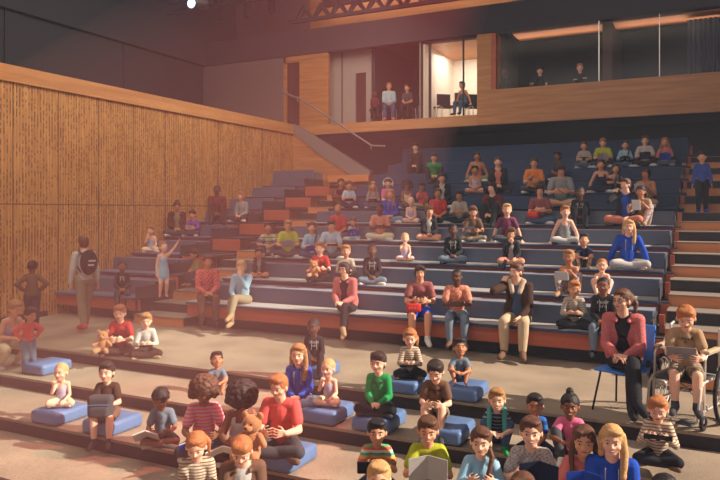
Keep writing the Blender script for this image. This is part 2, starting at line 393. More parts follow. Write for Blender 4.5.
# ------------------------------------------------------------------ tiered seating
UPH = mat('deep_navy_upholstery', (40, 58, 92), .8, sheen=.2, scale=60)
ORD = ['front', 'second', 'third', 'fourth', 'fifth', 'sixth', 'seventh', 'eighth', 'ninth', 'top']
def bench_row(m, x0, x1, sx1, block, group, last=False, capw=.0):
    Y, z = 9.56 + 1.04 * m, .45 + .336 * m
    cx = (x0 + x1) / 2; w = (x1 - x0) / 2; s1 = sx1 - cx
    t = empty('bench_row', (cx, Y, z - .336 if m else 0), 0, f'{ORD[m]} bench row up from the floor in the {block}', 'bench', group)
    d = .336 if m else .45
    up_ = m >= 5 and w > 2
    rb = d - (.30 if m else .25)
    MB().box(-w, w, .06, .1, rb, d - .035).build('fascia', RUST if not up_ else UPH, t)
    MB().box(-w + .05, w - .05, .3 if m == 0 else .12, .36 if m == 0 else .18, 0, rb + .01).build('plinth', BLACK, t)
    MB().box(-w, w, .08, 1.12, d - .05, d - .012).build('deck', TREADN, t)
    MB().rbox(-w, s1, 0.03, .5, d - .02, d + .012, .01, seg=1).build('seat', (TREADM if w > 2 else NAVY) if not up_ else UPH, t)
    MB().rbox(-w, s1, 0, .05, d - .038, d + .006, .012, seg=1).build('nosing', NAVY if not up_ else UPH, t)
    hh = .5 if last else .285
    T = M.Translation((0, .46, d)) @ Euler((R(-14), 0, 0)).to_matrix().to_4x4()
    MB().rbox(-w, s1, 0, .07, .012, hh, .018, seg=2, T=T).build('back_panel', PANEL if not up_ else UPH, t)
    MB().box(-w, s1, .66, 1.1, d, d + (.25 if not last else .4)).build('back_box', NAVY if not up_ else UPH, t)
    b = MB().box(s1 + .0, s1 + .02, .02, 1.1, 0.02, d + .2); b.build('end_panel', BLACK, t)
    if capw: MB().box(w - capw, w, .4, .46, d, d + .24).build('end_cap', RUST, t)
for m in range(10):
    bench_row(m, -8.25, -.45 + .025 * m, -.45 - .14 + .03 * m, 'central seating block', 'bench rows of the central block', m == 9, .07)
for m in range(8):
    bench_row(m, -11.6, -9.4, (-9.45, -9.85, -10.2)[min(m, 2)], 'small block beside the oak wall', 'bench rows of the block by the oak wall', m == 7, 0)
# right-hand stair: orange and black risers in turn
def stair(x0, x1, first, ks, label, y_of, z_of_, dz):
    cx = (x0 + x1) / 2; w = (x1 - x0) / 2
    t = empty('aisle_stairs', (cx, y_of(ks[0]), 0), 0, label, 'stairs')
    for k in ks:
        y, z = y_of(k) - y_of(ks[0]), z_of_(k)
        s = MB().box(-w, w, y - .02, y + .54, z - .014, z).build('tread', STEPT, t)
        MB().box(-w, w, y, y + .03, z - dz + .0, z - .014).build('riser', ORANGE if (k - first) % 2 == 0 else BLACKW, s)
stair(-.44, 1.05, 0, list(range(-2, 18)), 'right-hand aisle stairs with alternating orange and black risers', lambda k: 9.82 + .52 * k, lambda k: .534 + .168 * k, .168)
stair(-9.4, -8.25, 1, list(range(1, 17)), 'left aisle stairs climbing between the two seating blocks', lambda k: 8.98 + .52 * k, lambda k: .168 * k, .168)

# theatre lantern on the pipe grid
XL = at_Y(195, 13.0)
t = empty('theatre_lantern', (XL, 13.0, 7.08), 0, 'theatre lantern with a lit pale blue lens hung from the pipe grid', 'stage light')
MB().cap((0, .3, .06), .14, (0, .02, 0), .15, 16).build('housing', MIRON, t, True)
MB().ell((-.0, -.13, -.06), (.11, .05, .11)).build('lens', emit('lit_cool_lens', (170, 205, 235), 3), t, True)
MB().cap((0, .15, .1), .03, (0, .15, .8), .03, 8).build('clamp', MIRON, t, True)
# ================================================================== PEOPLE
COL = dict(red=(206, 70, 66), coral=(222, 92, 88), crimson=(176, 50, 48), pink=(236, 120, 158), rose=(214, 120, 116), salmon=(214, 130, 106), maroon=(112, 52, 56), plum=(120, 60, 90),
    purple=(120, 76, 160), lavender=(196, 182, 208), blue=(38, 80, 186), skyblue=(150, 190, 214), paleblue=(176, 200, 216), navy=(40, 46, 74), denim=(70, 92, 124), paledenim=(128, 148, 172),
    teal=(80, 160, 150), green=(40, 150, 84), lime=(176, 184, 52), olive=(140, 130, 84), khaki=(140, 128, 104), beige=(190, 168, 140), cream=(226, 206, 170), white=(226, 222, 216),
    grey=(146, 146, 150), lightgrey=(190, 186, 182), darkgrey=(72, 72, 78), slate=(112, 128, 144), black=(40, 40, 46), brown=(112, 84, 68), darkbrown=(70, 50, 42), tan=(170, 140, 108), orange=(222, 130, 60),
    yellow=(216, 180, 90))
SKIN = dict(l=(244, 190, 162), t=(226, 164, 130), m=(194, 130, 96), b=(146, 94, 70), d=(104, 68, 54))
HAIR = dict(blond=(206, 160, 106), dblond=(166, 120, 76), ginger=(178, 112, 68), brown=(96, 62, 46), dark=(50, 36, 34), black=(34, 28, 30), white=(224, 220, 214))
def skin(k): return mat('skin_' + {'l': 'fair', 't': 'tan', 'm': 'olive', 'b': 'brown', 'd': 'deep_brown'}[k], SKIN[k], .55, .05, 30, bump=.03, spec=.35)
def hairm(k): return mat(k + '_hair', HAIR[k], .6, .35, 55, bump=.5, spec=.4)
def cloth(s):
    if s in COL: return mat(s + '_cotton', COL[s], .88, .1, 14, bump=.2, spec=.15)
    P = {'stripegrey': lambda: striped('grey_and_cream_stripes', [(196, 184, 168), (196, 184, 168), (120, 112, 106)], .022),
         'stripenavy': lambda: striped('navy_and_grey_stripes', [(48, 56, 82), (48, 56, 82), (150, 156, 166)], .035),
         'stripegreen': lambda: striped('green_and_grey_stripes', [(160, 190, 110), (196, 190, 176), (120, 110, 104)], .08),
         'stripemulti': lambda: striped('candy_stripes', [(232, 104, 96), (238, 176, 84), (84, 176, 150), (240, 222, 190), (226, 110, 90), (110, 180, 120)], .13),
         'stripebrown': lambda: striped('brown_and_cream_stripes', [(206, 190, 168), (206, 190, 168), (120, 88, 70)], .025),
         'stripepink': lambda: striped('pink_and_white_stripes', [(236, 104, 130), (228, 170, 176)], .035),
         'stripeblue': lambda: striped('blue_and_navy_stripes', [(50, 110, 190), (40, 70, 140)], .07),
         'plaidred': lambda: plaid('red_check_flannel', (196, 60, 60), (222, 130, 126), 16, .55),
         'plaidrose': lambda: plaid('rose_check_flannel', (190, 96, 98), (206, 124, 120), 30, .55),
         'plaidsalmon': lambda: plaid('salmon_check_cotton', (206, 120, 96), (232, 164, 138), 16, .55),
         'speck': lambda: plaid('blue_and_white_speckled_cotton', (214, 214, 222), (110, 130, 190), 26, .6),
         'speckmaroon': lambda: plaid('maroon_speckled_cotton', (122, 62, 66), (186, 120, 112), 26, .6),
         'speckblue': lambda: plaid('blue_speckled_cotton', (44, 84, 170), (90, 90, 150), 22, .6),
         'camo': lambda: plaid('camouflage_cotton', (160, 146, 126), (112, 92, 76), 9, .55),
         'fleck': lambda: plaid('flecked_grey_cotton', (190, 184, 180), (140, 130, 130), 26, .6),
         'floral': lambda: plaid('floral_cotton', (196, 186, 180), (150, 80, 86), 14, .6)}
    return P[s]()
EYEW = mat('eye_white', (226, 220, 214), .4, .02, bump=0); IRIS = mat('dark_iris', (40, 28, 26), .3, .02, bump=0)
LIP = mat('lip_pink', (176, 92, 86), .5, .05, bump=0); LIPD = mat('lip_brown', (112, 60, 56), .5, .05, bump=0); TEETH = mat('teeth_white', (232, 226, 216), .4, .02, bump=0)
JOBS = []                                 # (object, voxel, smooth, afro noise)
def grow(mb, name, m, parent, voxel, it=3, nz=0):
    o = mb.build(name, m, parent)
    r = o.modifiers.new('r', 'REMESH'); r.mode = 'VOXEL'; r.voxel_size = voxel
    s = o.modifiers.new('s', 'SMOOTH'); s.factor = .5; s.iterations = it
    JOBS.append((o, m, nz)); return o
def bake():
    dg = bpy.context.evaluated_depsgraph_get(); dg.update()
    new = []
    for o, m, nz in JOBS:
        me = bpy.data.meshes.new_from_object(o.evaluated_get(dg)); new.append(me)
    for (o, m, nz), me in zip(JOBS, new):
        old = o.data; o.modifiers.clear(); me.name = o.name; me.materials.clear(); me.materials.append(m); o.data = me; bpy.data.meshes.remove(old)
        if nz:
            for v in me.vertices:
                k = mnoise.noise(v.co * 26) * nz + mnoise.noise(v.co * 70) * nz * .5
                v.co += v.normal * k
        n = len(me.polygons); me.polygons.foreach_set('use_smooth', [True] * n); me.polygons.foreach_set('material_index', [0] * n); me.update()
    JOBS.clear()
def ik(a, t, l1, l2, hint):
    d = t - a; L = d.length; mx = (l1 + l2) * .995
    if L > mx: t = a + d * (mx / L); d = t - a; L = mx
    L = max(L, abs(l1 - l2) + 1e-3)
    u = d.normalized(); q = (l1 * l1 - l2 * l2 + L * L) / (2 * L); hgt = math.sqrt(max(l1 * l1 - q * q, 0))
    h = hint - u * hint.dot(u)
    if h.length < 1e-5: h = u.orthogonal()
    return a + u * q + h.normalized() * hgt, t
def hand(mb, w, d, palm, L, curl, sx, thick, fine):
    """palm block, four bent fingers of unequal length, thumb leaving the side of the palm"""
    d = d.normalized(); palm = (palm - d * palm.dot(d)); palm = palm.normalized() if palm.length > 1e-4 else d.orthogonal().normalized()
    side = d.cross(palm) * sx                      # towards the thumb
    pw = L * .21; pl = L * .48
    for q in (-1, -.35, .35, 1):
        mb.cap(w + side * (pw * .55 * q), thick * 1.25, w + d * pl + side * (pw * q), thick * 1.05, 8, 0, 2)
    Ls = (.36, .45, .48, .42)
    for i, q in enumerate((-1.15, -.4, .36, 1.1)):
        b = w + d * pl + side * (pw * q); l = L * Ls[i]
        d1 = (d * math.cos(curl * .6) + palm * math.sin(curl * .6)).normalized(); d2 = (d * math.cos(curl * 1.5) + palm * math.sin(curl * 1.5)).normalized()
        m = b + d1 * (l * .5) + side * (.004 * q); e = m + d2 * (l * .5)
        mb.cap(b, thick, m, thick * .92, 8, 0, 2); mb.cap(m, thick * .92, e, thick * .78, 8, 0, 2)
    tb = w + d * (L * .14) + side * (pw * .8); tm = tb + (d * .6 + side * .75 + palm * .3).normalized() * (L * .26); te = tm + (d * .85 + side * .15 + palm * .45).normalized() * (L * .22)
    mb.cap(tb, thick * 1.2, tm, thick * 1.05, 8, 0, 2); mb.cap(tm, thick * 1.05, te, thick * .8, 8, 0, 2)

ARMS = {  # (picture-left hand, picture-right hand) relative to the pelvis in body heights, elbow hints
    'lap': ((-.03, -.20, .06), (.035, -.185, .055)), 'hold': ((-.075, -.22, .12), (.075, -.22, .12)), 'read': ((-.10, -.23, .11), (.10, -.23, .11)),
    'chin': ((-.02, -.145, .335), (.06, -.2, .05)), 'chinr': ((-.06, -.2, .05), (.02, -.145, .335)), 'side': ((-.19, -.02, -.03), (.19, -.02, -.03)),
    'knees': ((-.07, -.27, .13), (.06, -.28, .12)), 'phone': ((-.085, -.06, .385), (.05, -.2, .03)), 'phoner': ((-.05, -.2, .03), (.085, -.06, .385)),
    'hips': ((-.105, -.02, .06), (.105, -.02, .06)), 'up': ((-.13, -.03, -.1), (.30, -.13, .58)), 'hang': ((-.15, -.03, -.1), (.15, -.03, -.1)),
    'fold': ((.06, -.16, .15), (-.06, -.17, .13)), 'raise': ((-.07, -.24, .2), (.07, -.22, .2)), 'holdup': ((-.085, -.22, .19), (.085, -.22, .19)), 'rail': ((-.2, -.15, .10), (.12, -.16, .05)), 'gesture': ((-.12, -.24, .16), (.06, -.18, .06))}
def person(px, row, top, legs='cross', arms='lap', turn=0, sk='l', hair='short', hc='brown', shirt='grey', slv='short', pants='denim', shoes='white', label='', group=None, yaw=0, pitch=0,
           off=None, up=0., seat_drop=None, jacket=None, lean=None, h=None, smile=0, Y=None, z=None, trouser='long', prop=None, fine=None, glasses=False, hood=False, chest=None, face_cam=1.0):
    # ---- where: a seat or floor level, the image column picks X along the row
    if Y is None:
        if row < 0: Y = TIER[row][0] + (.3 if off is None else off); z = TIER[row][2]
        else: Y = 9.56 + 1.04 * row + ((.34 if legs in ('cross', 'kneesup') else .24) if off is None else off); z = .45 + .336 * row + .012
    z += up
    X = at_Y(px, Y); S = scale_at(X, Y)
    rz = math.atan2(-X, Y) * face_cam + R(turn)
    stand = legs in ('stand', 'walk')
    ztop = z_of(top, X, Y)
    sh = ztop - z
    if h is None: h = sh if stand else (sh - .14 + (.03 if pitch > 15 else 0)) / .42
    if stand and h > 1.45: h = (h - .146) / .858
    h = max(.8, min(1.9, h))
    if fine is None: fine = S > 80
    vox = .0075 if S > 80 else (.010 if S > 60 else .013)
    root = empty('person', (X, Y, z), rz, label, 'person', group)
    hh = (.160 if h < 1.45 else .146) + .046 * h; if_ad = h > 1.45
    pel = V((0, 0, (.47 + .03) * h if stand else .055 * h))
    if legs == 'crouch': pel.z = .24 * h
    if stand: pel.z = h - (.315 * h + hh)
    if lean is None: lean = 6 if stand else (10 if legs != 'kneesup' else 16)
    T = V((0, -math.sin(R(lean)), math.cos(R(lean))))
    nb = pel + T * (.285 * h)
    neck = nb + V((0, -.012 * h, .03 * h + .0))
    hw = .077 * h if not if_ad else .088 * h
    shd = {-1: nb + V((-hw, .005, -.028 * h)), 1: nb + V((hw, .005, -.028 * h))}
    hip = {-1: pel + V((-.05 * h, 0, -.01 * h)), 1: pel + V((.05 * h, 0, -.01 * h))}
    Rh = Euler((R(pitch), 0, R(yaw))).to_matrix()      # pitch > 0 looks down
    hc0 = nb + V((0, -.01 * h, .03 * h)) + Rh @ V((0, -.02, .46 * hh))
    # ---- limbs
    A = {}
    la, lf = .162 * h, .140 * h
    for i, sx in enumerate((-1, 1)):
        t = pel + V(ARMS[arms][i]) * h
        if arms in ('chin', 'chinr', 'phone', 'phoner') and t.z > pel.z + .25 * h:
            t = hc0 + Rh @ (V((sx * .06 * hh, -.66 * hh, -.66 * hh)) if 'chin' in arms else V((sx * .62 * hh, -.4 * hh, -.72 * hh)))
        hint = V((sx * .5, .45, -.9)) if arms not in ('hips', 'side') else V((sx * 1, .5, 0))
        if arms in ('chin', 'chinr', 'phone', 'phoner') and t.z > pel.z + .22 * h: hint = V((sx * .35, -.5, -1))
        if arms == 'knees': hint = V((sx * .7, 0, -.6))
        el, wr = ik(shd[sx], t, la, lf, hint); A[sx] = (el, wr)
    Lg = {}
    lt, ls = .238 * h, .232 * h
    for sx in (-1, 1):
        g = .035 * h
        if legs == 'cross': t = V((-sx * .075 * h, -.185 * h - (.02 * h if sx < 0 else 0), .035 * h)); hint = V((sx, -.35, .12))
        elif legs == 'kneesup': t = V((sx * .07 * h, -.25 * h, g)); hint = V((sx * .35, -.3, 1))
        elif legs == 'kneel': t = V((sx * .1 * h, .1 * h, g)); hint = V((sx * .35, -1, .1))
        elif legs == 'crouch': t = V((sx * .09 * h, -.06 * h, g - .0)); hint = V((sx * .3, -1, .4))
        elif legs in ('bench', 'adultcross', 'adultcross2'):
            dz = seat_drop if seat_drop is not None else (.41 if row == 0 else (.13 if row < 0 else .05))
            t = V((sx * .07 * h, -.255 * h - max(0, .3 - dz) * .1, max(-dz + g, pel.z - .24 * h))); hint = V((sx * .1, -.6, 1))
            if legs == 'adultcross' and sx > 0: t = V((-.03 * h, -.42 * h, pel.z - .13 * h)); hint = V((-.3, -.5, 1))
        elif legs == 'stand': t = V((sx * .055 * h, 0, g)); hint = V((0, -1, 0))
        elif legs == 'walk': t = V((sx * .05 * h, sx * .12 * h, g)); hint = V((0, -1, 0))
        if legs == 'adultcross2' and sx < 0: t = V((.11 * h, -.38 * h, pel.z - .17 * h)); hint = V((.2, -.5, 1))
        Lg[sx] = ik(hip[sx], t, lt, ls, hint)
    if legs == 'adultcross2': k, a = Lg[-1]; Lg[-1] = (k + V((.03 * h, 0, .035 * h)), a)
    if legs == 'adultcross':
        k, a = Lg[1]; Lg[1] = (k + V((-.03 * h, 0, .03 * h)), a)
    fr = {}
    for sx in (-1, 1):
        k, a = Lg[sx]
        if legs == 'cross': d = V((-sx * .8, -.5, -.1))
        elif legs == 'adultcross2' and sx < 0: d = V((.5, -.8, -.35))
        elif legs == 'adultcross' and sx > 0: d = V((-.25, -.9, -.35))
        elif legs == 'kneel': d = V((0, .8, -.3))
        else: d = V((sx * .22, -1, -.22 if not stand else -.18))
        fr[sx] = d.normalized()
    # ---- body: one continuous skin surface
    def torso(b, g=0., girl=1):
        b.ell(pel + V((0, .005 * h, .0)), (.088 * h + g, .066 * h + g, .062 * h + g))
        b.cap(pel + T * .03 * h, .066 * h + g, pel + T * .13 * h, .062 * h + g, 14)
        b.ell(pel + T * .19 * h, (hw * .86 + g, .062 * h + g, .095 * h + g), rot=Euler((R(lean), 0, 0)).to_matrix())
        b.ell(pel + T * .10 * h, (.076 * h + g, .062 * h + g, .08 * h + g), rot=Euler((R(lean), 0, 0)).to_matrix())
        b.cap(shd[-1] + V((.022 * h, 0, 0)), .036 * h + g, shd[1] - V((.022 * h, 0, 0)), .036 * h + g, 12)
    b = MB(); torso(b)
    for sx in (-1, 1):
        el, wr = A[sx]
        b.cap(shd[sx], .033 * h, el, .024 * h, 10); b.cap(el, .0245 * h, el.lerp(wr, .35), .025 * h, 10); b.cap(el.lerp(wr, .35), .025 * h, wr, .0165 * h, 10)
        k, a = Lg[sx]
        b.cap(hip[sx], .056 * h, k, .036 * h, 12); b.cap(k, .037 * h, k.lerp(a, .35), .037 * h, 12); b.cap(k.lerp(a, .35), .037 * h, a, .021 * h, 12)
        b.cap(a + V((0, 0, -.008 * h)), .020 * h, a + fr[sx] * (.08 * h), .014 * h, 8)
        fd = (wr - el).normalized(); thk = max(.0066 if fine else .0085, .0055 * h)
        if arms in ('hold', 'read', 'raise', 'holdup', 'lap', 'fold', 'knees'): dd = (fd * .55 + V((-sx * .75, -.15, .05))).normalized(); pn = V((-sx * .1, 1, .1)) if arms in ('read', 'hold', 'raise', 'holdup') else V((0, .2, -1)); cu = .7
        elif arms in ('side',): dd = (fd * .3 + V((sx * .2, -.9, -.25))).normalized(); pn = V((0, 0, -1)); cu = .25
        elif arms == 'hips': dd = V((-sx * .6, -.5, -.5)); pn = V((-sx, 0, 0)); cu = .4
        elif arms in ('chin', 'phone', 'chinr', 'phoner') and wr.z > pel.z + .2 * h: dd = (fd * .5 + V((0, .2, 1))).normalized(); pn = V((-sx * .5, 1, 0)); cu = 1.0
        else: dd = fd; pn = V((-sx, .2, 0)); cu = .45
        hand(b, wr, dd, pn, (.098 if not if_ad else .104) * h, cu, -sx if pn.dot(V((0, 1, 0))) > .5 else sx, thk, fine)
    b.cap(nb + V((0, .004, -.02 * h)), .033 * h + .004, hc0 + Rh @ V((0, .03 * hh, -.2 * hh)), .028 * h + .008, 12)
    def E(c, r, rot=None): b.ell(hc0 + Rh @ (V(c) * hh), V(r) * hh, rot=Rh, n=18, m=12)
    E((0, .04, .09), (.365, .43, .41)); E((0, -.05, -.12), (.295, .33, .34)); E((0, -.13, -.33), (.17, .2, .15))
    E((-.17, -.19, -.14), (.13, .14, .12)); E((.17, -.19, -.14), (.13, .14, .12))
    hp = lambda x, y, z_: hc0 + Rh @ (V((x, y, z_)) * hh)
    b.cap(hp(0, -.36, .02), .03 * hh, hp(0, -.43, -.12), .05 * hh, 8); b.ell(hp(-.05, -.38, -.13), V((.04, .05, .035)) * hh, rot=Rh); b.ell(hp(.05, -.38, -.13), V((.04, .05, .035)) * hh, rot=Rh)
    for sx in (-1, 1): b.ell(hp(sx * .37, .02, -.06), V((.045, .08, .12)) * hh, rot=Rh)
    grow(b, 'body', skin(sk), root, vox if not fine else .0062, 2)
    # ---- face
    for sx in (-1, 1):
        e = MB().ell(hp(sx * .15, -.325, .0), V((.056, .042, .030)) * hh, rot=Rh, n=10, m=6); e.ell(hp(sx * .15, -.358, .0), V((.032, .018, .029)) * hh, rot=Rh, n=10, m=6, mi=1)
        e.build('eye', [EYEW, IRIS], root, True)
        if S > 60:
            MB().cap(hp(sx * .07, -.375, .095), .014 * hh, hp(sx * .15, -.372, .115), .018 * hh, 6).cap(hp(sx * .15, -.372, .115), .018 * hh, hp(sx * .23, -.33, .09), .012 * hh, 6).build('eyebrow', hairm(hc if hc != 'blond' else 'dblond'), root, True)
    lp = LIPD if sk in 'bd' else LIP
    if smile and S > 60:
        q = MB(); q.ell(hp(0, -.352, -.262), V((.10, .032, .036)) * hh, rot=Rh, n=12, m=6); q.ell(hp(0, -.37, -.255), V((.078, .022, .016)) * hh, rot=Rh, n=12, m=6, mi=1); q.build('mouth', [lp, TEETH], root, True)
    else: MB().ell(hp(0, -.352, -.262), V((.095, .03, .026)) * hh, rot=Rh, n=12, m=6).build('mouth', lp, root, True)
    if glasses:
        q = MB()
        for sx in (-1, 1): q.ring(hp(sx * .16, -.4, .0), Rh @ V((0, 1, 0)), .1 * hh, .012 * hh, 16, 5); q.cap(hp(sx * .26, -.38, .02), .01 * hh, hp(sx * .39, .0, .02), .01 * hh, 5)
        q.cap(hp(-.06, -.4, .0), .01 * hh, hp(.06, -.4, 0), .01 * hh, 5); q.build('glasses', MIRON, root, True)
    # ---- hair
    if hair != 'bald':
        q = MB(); w = hh
        def HE(c, r): q.ell(hc0 + Rh @ (V(c) * hh), V(r) * hh, rot=Rh, n=16, m=11)
        def HC(p, r, p2, r2): q.cap(hp(*p), r * hh, hp(*p2), r2 * hh, 8)
        nz = .003
        if hair == 'buzz': HE((0, .07, .13), (.385, .44, .405)); nz = 0
        elif hair in ('afro', 'bigafro'): HE((0, .16, .2), (.64, .56, .58) if hair == 'afro' else (.72, .64, .66)); HE((-.42, .12, -.05), (.28, .3, .3)); HE((.42, .12, -.05), (.28, .3, .3)); nz = .016
        elif hair == 'curly': HE((0, .1, .2), (.44, .46, .42)); nz = .008
        elif hair == 'mohawk': HE((0, .07, .15), (.40, .45, .42)); HE((0, .05, .42), (.2, .38, .2)); nz = .006
        else:
            HE((0, .085, .155), (.41, .455, .42)); HE((0, .16, -.06), (.37, .33, .36))
            if hair in ('short', 'fringe', 'bowl'): HE((.08, -.16, .40), (.27, .26, .13)); HE((-.1, -.1, .42), (.26, .26, .12))
            if hair in ('fringe', 'bowl'): HE((0, -.22, .3), (.33, .2, .14))
            if hair == 'bowl': HE((-.3, .05, 0), (.13, .3, .3)); HE((.3, .05, 0), (.13, .3, .3))
            nd = V((0, 0, 1))
            if hair == 'long':
                for sx in (-1, 1):
                    HC((sx * .33, -.02, .2), .13, (sx * .38, .02, -.3), .13); HC((sx * .38, .02, -.3), .13, (sx * .38, -.16, -.95), .11); HC((sx * .2, .3, 0), .2, (sx * .2, .3, -.8), .13)
                HC((0, .35, 0), .2, (0, .32, -.95), .13); HE((.18, -.2, .34), (.2, .2, .12)); HE((-.18, -.2, .34), (.2, .2, .12))
            if hair == 'sidelong':
                HC((.33, -.02, .2), .14, (.40, -.05, -.4), .15); HC((.40, -.05, -.4), .15, (.36, -.22, -1.15), .12); HC((-.33, .05, .2), .12, (-.36, .1, -.5), .12); HE((.1, -.18, .36), (.28, .22, .12)); HC((.1, .3, 0), .22, (.15, .25, -.8), .14)
            if hair == 'pony': HE((0, .5, .22), (.12, .12, .12)); HC((.12, .52, .2), .13, (.38, .5, -.15), .14); HC((.38, .5, -.15), .14, (.42, .42, -.55), .07); HE((0, -.17, .37), (.3, .2, .1))
            if hair == 'braid': HC((.28, .1, -.2), .12, (.42, -.12, -.5), .1); HC((.42, -.12, -.5), .1, (.3, -.32, -1.05), .09); HC((.3, -.32, -1.05), .09, (.24, -.34, -1.5), .06); HE((.1, -.18, .36), (.27, .2, .1))
            if hair == 'braids':
                for sx in (-1, 1): HC((sx * .34, .0, -.05), .12, (sx * .42, -.05, -.5), .11); HC((sx * .42, -.05, -.5), .11, (sx * .38, -.26, -1.1), .07)
                HE((-.14, -.16, .36), (.22, .2, .1)); HE((.14, -.16, .36), (.22, .2, .1))
            if hair == 'bun': HE((0, .12, .62), (.17, .17, .16)); nz = .004
        grow(q, 'hair', hairm(hc), root, .008 if S > 80 else .012, 2, nz)
        if hair == 'headphones': pass
    # ---- clothes
    def arms_cloth(b, g, slv):
        for sx in (-1, 1):
            el, wr = A[sx]
            if slv == 'short': b.cap(shd[sx], .035 * h + g, shd[sx].lerp(el, .62), .036 * h + g, 12)
            elif slv == 'long': b.cap(shd[sx], .035 * h + g, el, .028 * h + g, 12); b.cap(el, .028 * h + g, el.lerp(wr, .93), .021 * h + g, 12)
            elif slv == 'tank': pass
    g = .009
    q = MB()
    if jacket: torso(q, .004)
    elif slv == 'tank':
        q.ell(pel + T * .03 * h, (.092 * h + g, .07 * h + g, .06 * h)); q.cap(pel + T * .03 * h, .066 * h + g, pel + T * .13 * h, .062 * h + g, 14)
        q.ell(pel + T * .17 * h, (hw * .84 + g, .064 * h + g, .085 * h + g)); q.ell(pel + T * .1 * h, (.08 * h + g, .064 * h + g, .08 * h))
        for sx in (-1, 1): q.cap(pel + T * .2 * h + V((sx * .05 * h, -.02 * h, 0)), .03 * h, shd[sx] + V((-sx * .04 * h, 0, .012 * h)), .03 * h, 8)
    else:
        torso(q, g); arms_cloth(q, g * .8, slv)
    if trouser == 'dress':
        if stand: q.cap(pel + T * .04 * h, .085 * h, pel + V((0, 0, -.12 * h)), .115 * h, 16)
        else: 
            for sx in (-1, 1): q.cap(hip[sx], .07 * h, hip[sx].lerp(Lg[sx][0], .75), .055 * h, 12)
    grow(q, 'shirt' if trouser != 'dress' else 'dress', cloth(shirt), root, vox * 1.1, 2)
    if jacket:
        q = MB(); g2 = .008 * h + .003
        for sx in (-1, 1):
            q.ell(pel + T * .17 * h + V((sx * hw * .55, .012 * h, 0)), (hw * .47 + g2, .064 * h + g2, .12 * h)); q.ell(pel + T * .05 * h + V((sx * .06 * h, .01 * h, 0)), (.05 * h + g2, .068 * h + g2, .085 * h))
            q.cap(shd[sx] - V((sx * .03 * h, 0, 0)), .038 * h + g2 * .5, shd[sx], .036 * h + g2 * .6, 10)
        q.ell(pel + T * .15 * h + V((0, .05 * h, 0)), (hw * .8, .045 * h, .12 * h)); arms_cloth(q, .009, 'long')
        for sx in (-1, 1): q.cap(nb + V((sx * .038 * h, -.045 * h, -.035 * h)), .011 * h, nb + V((sx * .036 * h, .02 * h, .006 * h)), .013 * h, 8)
        jk = grow(q, 'jacket', cloth(jacket), root, vox * 1.2, 2)
    if hood:
        q = MB(); 
        for t in range(7):
            an = PI * t / 6; an2 = PI * (t + 1) / 6
            if t < 6: q.cap(nb + V((math.cos(an) * .062 * h, .01 * h + math.sin(an) * .062 * h, .004 * h - .02 * h * (1 - math.sin(an)))), .025 * h, nb + V((math.cos(an2) * .062 * h, .01 * h + math.sin(an2) * .062 * h, .004 * h - .02 * h * (1 - math.sin(an2)))), .025 * h, 8)
        grow(q, 'hood', cloth(shirt), root, vox * 1.1, 2)
        q = MB()
        for sx in (-1, 1): q.cap(nb + V((sx * .03 * h, -.062 * h, -.03 * h)), .0035, pel + T * .14 * h + V((sx * .032 * h, -.078 * h, 0)), .0035, 6)
        q.build('drawstring', cloth('lightgrey'), root, True)
    if chest:                             # lettering-like print on the chest
        q = MB(); rr = random.Random(px)
        rows = {'print': [(.225, 4, .022), (.185, 5, .02)], 'logo': [(.215, 1, .06)], 'bars': [(.225, 5, .016), (.198, 2, .012)]}[chest]
        col = {'print': cloth('lightgrey'), 'logo': cloth('lightgrey'), 'bars': cloth('darkbrown')}[chest]
        for zz, n, s in rows:
            for i in range(n):
                x = (i - (n - 1) / 2) * s * h * 1.35
                yy = -math.sqrt(max(.1, 1 - (x / (hw * .9)) ** 2)) * (.062 * h + g) - .004
                c = pel + T * (zz * h) + V((x, yy * (1 if zz < .2 else .97), 0)); w = s * h * .42
                q.box(c.x - w, c.x - w * .45, c.y - .004, c.y + .006, c.z - w * 1.3, c.z + w * 1.3)
                if rr.random() < .8: q.box(c.x - w * .4, c.x + w * .9, c.y - .004, c.y + .006, c.z + w * .7, c.z + w * 1.3)
                if rr.random() < .7: q.box(c.x + w * .45, c.x + w, c.y - .004, c.y + .006, c.z - w * 1.3, c.z + w * .5)
        q.build('chest_print', col, root)
    if trouser != 'dress' or True:
        q = MB(); g = .008
        if trouser != 'dress': q.ell(pel + V((0, .004 * h, -.006 * h)), (.09 * h + g, .068 * h + g, .058 * h + g))
        for sx in (-1, 1):
            k, a = Lg[sx]
            if trouser == 'dress': continue
            if trouser == 'shorts': q.cap(hip[sx], .058 * h + g, hip[sx].lerp(k, .85), .045 * h + g * 1.4, 12)
            else:
                q.cap(hip[sx], .057 * h + g, k, .039 * h + g, 12); q.cap(k, .039 * h + g, k.lerp(a, .35), .038 * h + g, 12); q.cap(k.lerp(a, .35), .038 * h + g, k.lerp(a, .92), .027 * h + g, 12)
        if trouser != 'dress': grow(q, 'trousers' if trouser != 'shorts' else 'shorts', cloth(pants), root, vox * 1.1, 2)
    if shoes:
        for sx in (-1, 1):
            k, a = Lg[sx]; d = fr[sx]
            q = MB(); q.cap(a + V((0, 0, -.004 * h)) - d * .012 * h, .029 * h, a + d * (.06 * h) + V((0, 0, -.008 * h)), .027 * h, 10); q.cap(a + d * .03 * h + V((0, 0, -.009 * h)), .028 * h, a + d * (.095 * h) + V((0, 0, -.009 * h)), .023 * h, 10)
            q.cap(a, .028 * h + .003, a.lerp(k, .14), .027 * h + .003, 10)
            if S > 60: grow(q, 'shoe', cloth(shoes), root, vox, 2)
            else: q.build('shoe', cloth(shoes), root, True)
    root['h'] = h
    Mw = M.Translation((X, Y, z)) @ M.Rotation(rz, 4, 'Z')
